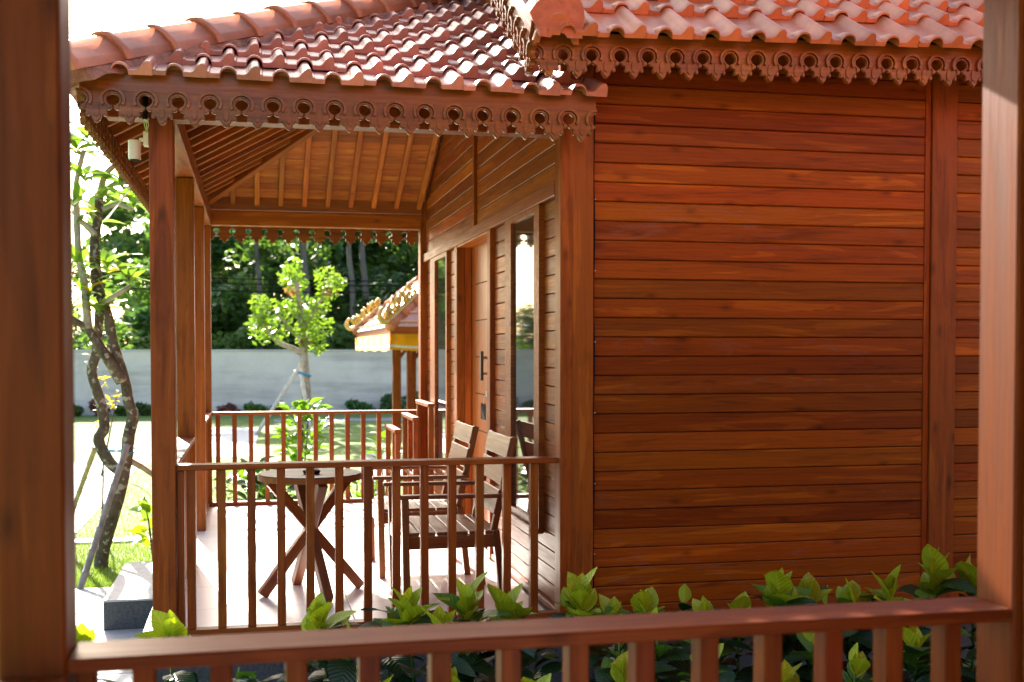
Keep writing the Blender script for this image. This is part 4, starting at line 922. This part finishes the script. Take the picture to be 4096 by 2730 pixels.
def crest(c_, t_):
    """gilded scroll crest riding on a hip corner"""
    c_, t_ = Vector(c_), Vector(t_); d_ = (t_ - c_).normalized(); up = Vector((0, 0, 1))
    bm = bmesh.new()
    P = lambda s, h: c_ + d_ * s * .85 + up * (h * .85 + .05)
    r = random.Random(int(c_.x * 10 + c_.y))
    tube_bm(bm, smooth_path([P(.85, .05), P(.35, .05), P(-.05, .06), P(-.22, .15), P(-.30, .28), P(-.24, .36), P(-.17, .33)], 4), [.045] * 16 + [.04, .036, .032, .03, .028, .026, .024, .02, .016], 8)
    for k in range(44):
        s = r.uniform(-.12, .80); h = r.uniform(.06, .30 - .12 * abs(s - .35)); q = P(s, h) + Vector((r.uniform(-.04, .04), r.uniform(-.04, .04), 0)); a = r.uniform(0, 6.28)
        tube_bm(bm, [q, q + d_ * .05 * math.cos(a) + up * .06, q + d_ * .09 * math.cos(a) + up * .07 * math.sin(a)], [.024, .022, .009], 6)
    place('gilded_crest', to_mesh(bm, M['gold'], True), Matrix.Identity(4), pv)
crest(A[0], T[0]); crest(A[3], T[1]); crest(A[1], T[0])

# power lines
for i, (za, zb, lab) in enumerate(((3.08, 3.0, 'upper black power line in front of the trees'), (2.93, 2.86, 'middle black power line in front of the trees'), (2.69, 2.66, 'lower black power line in front of the trees'))):
    o = tube('power_line', [(-22, 36.2, za + .9 + .3), (-4, 36.2, za + .58), (6, 36.2, zb + .58), (26, 36.2, zb + 1.0)], .018, .018, 'black', None, 5, 8); tag(o, lab, 'cable', 'power lines in front of the trees')

# trees beyond the wall
def crown_mesh(seed, mat, n_cl=46, per=150, w=2.6, h=4.2):
    r = random.Random(seed); parts = []
    for i in range(n_cl):
        a = r.uniform(0, 6.28); t = r.random(); q = w * math.sqrt(r.random()) * (math.sin(math.pi * (.12 + .80 * t)) ** .7)
        cr = r.uniform(.45, .95)
        parts.append(cloud('', per, q * math.cos(a), q * math.sin(a), h * t, cr, cr, cr * .6, .17, '', seed * 97 + i))
    return cloud_mesh(parts, mat)
CR = [crown_mesh(1, 'wood_leaf_a'), crown_mesh(2, 'wood_leaf_b'), crown_mesh(3, 'wood_leaf_a', 40, 150, 3.0, 3.6), crown_mesh(4, 'wood_leaf_b', 30, 110, 2.2, 5.0)]
r = random.Random(77)
TREES = []
for k in range(11): TREES.append((-13.0 + k * 2.35 + r.uniform(-.5, .5), 38.0 + r.uniform(-.7, 1.2), r.uniform(.3, .9), r.uniform(.85, 1.05), k, 'front'))
for k in range(12): TREES.append((-9.0 + k * 2.3 + r.uniform(-.5, .5), 42.5 + r.uniform(-1, 1.5), r.uniform(1.3, 2.2), r.uniform(1.1, 1.3), k, 'second'))
for k in range(11): TREES.append((-5.5 + k * 2.9 + r.uniform(-.5, .5), 48.0 + r.uniform(-1, 2), r.uniform(3.0, 4.2), r.uniform(1.25, 1.45), k, 'back'))
for (x, y, zb, s, k, rw) in TREES:
    if rw != 'front' and x < -4.2: continue
    if x < -3.2: s *= .72
    nm_ = {'front': 'bushy dark green tree', 'second': 'tall green tree', 'back': 'tallest dark tree'}[rw]
    lab = f'{nm_} beyond the garden wall, {ords[k]} from the left in the {rw} row' if rw != 'second' else f'{nm_} beyond the garden wall, {ords[k]} from the left in the middle row'
    t = thing('forest_tree', lab, 'tree', (x, y, G), 'trees beyond the garden wall', )
    tube('trunk', [(x, y, G), (x + r.uniform(-.1, .1), y, zb * .6), (x + r.uniform(-.15, .15), y, zb + 2.2 * s)], .14 * s, .07 * s, 'trunk_grey', t, 8, 3)
    m = Matrix.Translation((x, y, zb - .6)) @ Matrix.Rotation(r.uniform(0, 6.28), 4, 'Z') @ Matrix.Scale(s, 4)
    place('crown', CR[(k + len(rw)) % 4], m, t)
# bare trunks that stand out against the wood
for i, (x, w_, lab) in enumerate(((.15, .15, 'slim grey trunk rising left of the young tree'), (1.55, .22, 'thick grey trunk directly behind the young tree'), (2.95, .17, 'left of the pair of grey trunks right of the young tree'), (3.35, .20, 'right of the pair of grey trunks right of the young tree'), (-1.7, .14, 'short grey trunk above the wall at the back-left post'))):
    t = thing('bare_tree', lab, 'tree', (x, 36.6, G), 'grey trunks beyond the wall'); h = 6.0
    tube('trunk', [(x, 36.6, G), (x + .06, 36.6, 3), (x - .05, 36.7, 4.6), (x + .1, 36.8, h)], w_ * .62, w_ * .38, 'trunk_grey', t, 9, 3)
    place('crown', CR[i % 4], Matrix.Translation((x, 37.2, h - 1.0)) @ Matrix.Rotation(i, 4, 'Z') @ Matrix.Scale(.5, 4), t)
und = place('undergrowth', cloud_mesh([cloud('', 420, -14 + i * 1.1, 36.4 + (i % 3) * .5, .9 + .3 * (i % 2), .9, .5, 1.2, .15, '', 900 + i) for i in range(30)], 'wood_leaf_b'), Matrix.Identity(4))
und['kind'] = 'stuff'; tag(und, 'dense low undergrowth showing above the garden wall', 'undergrowth')
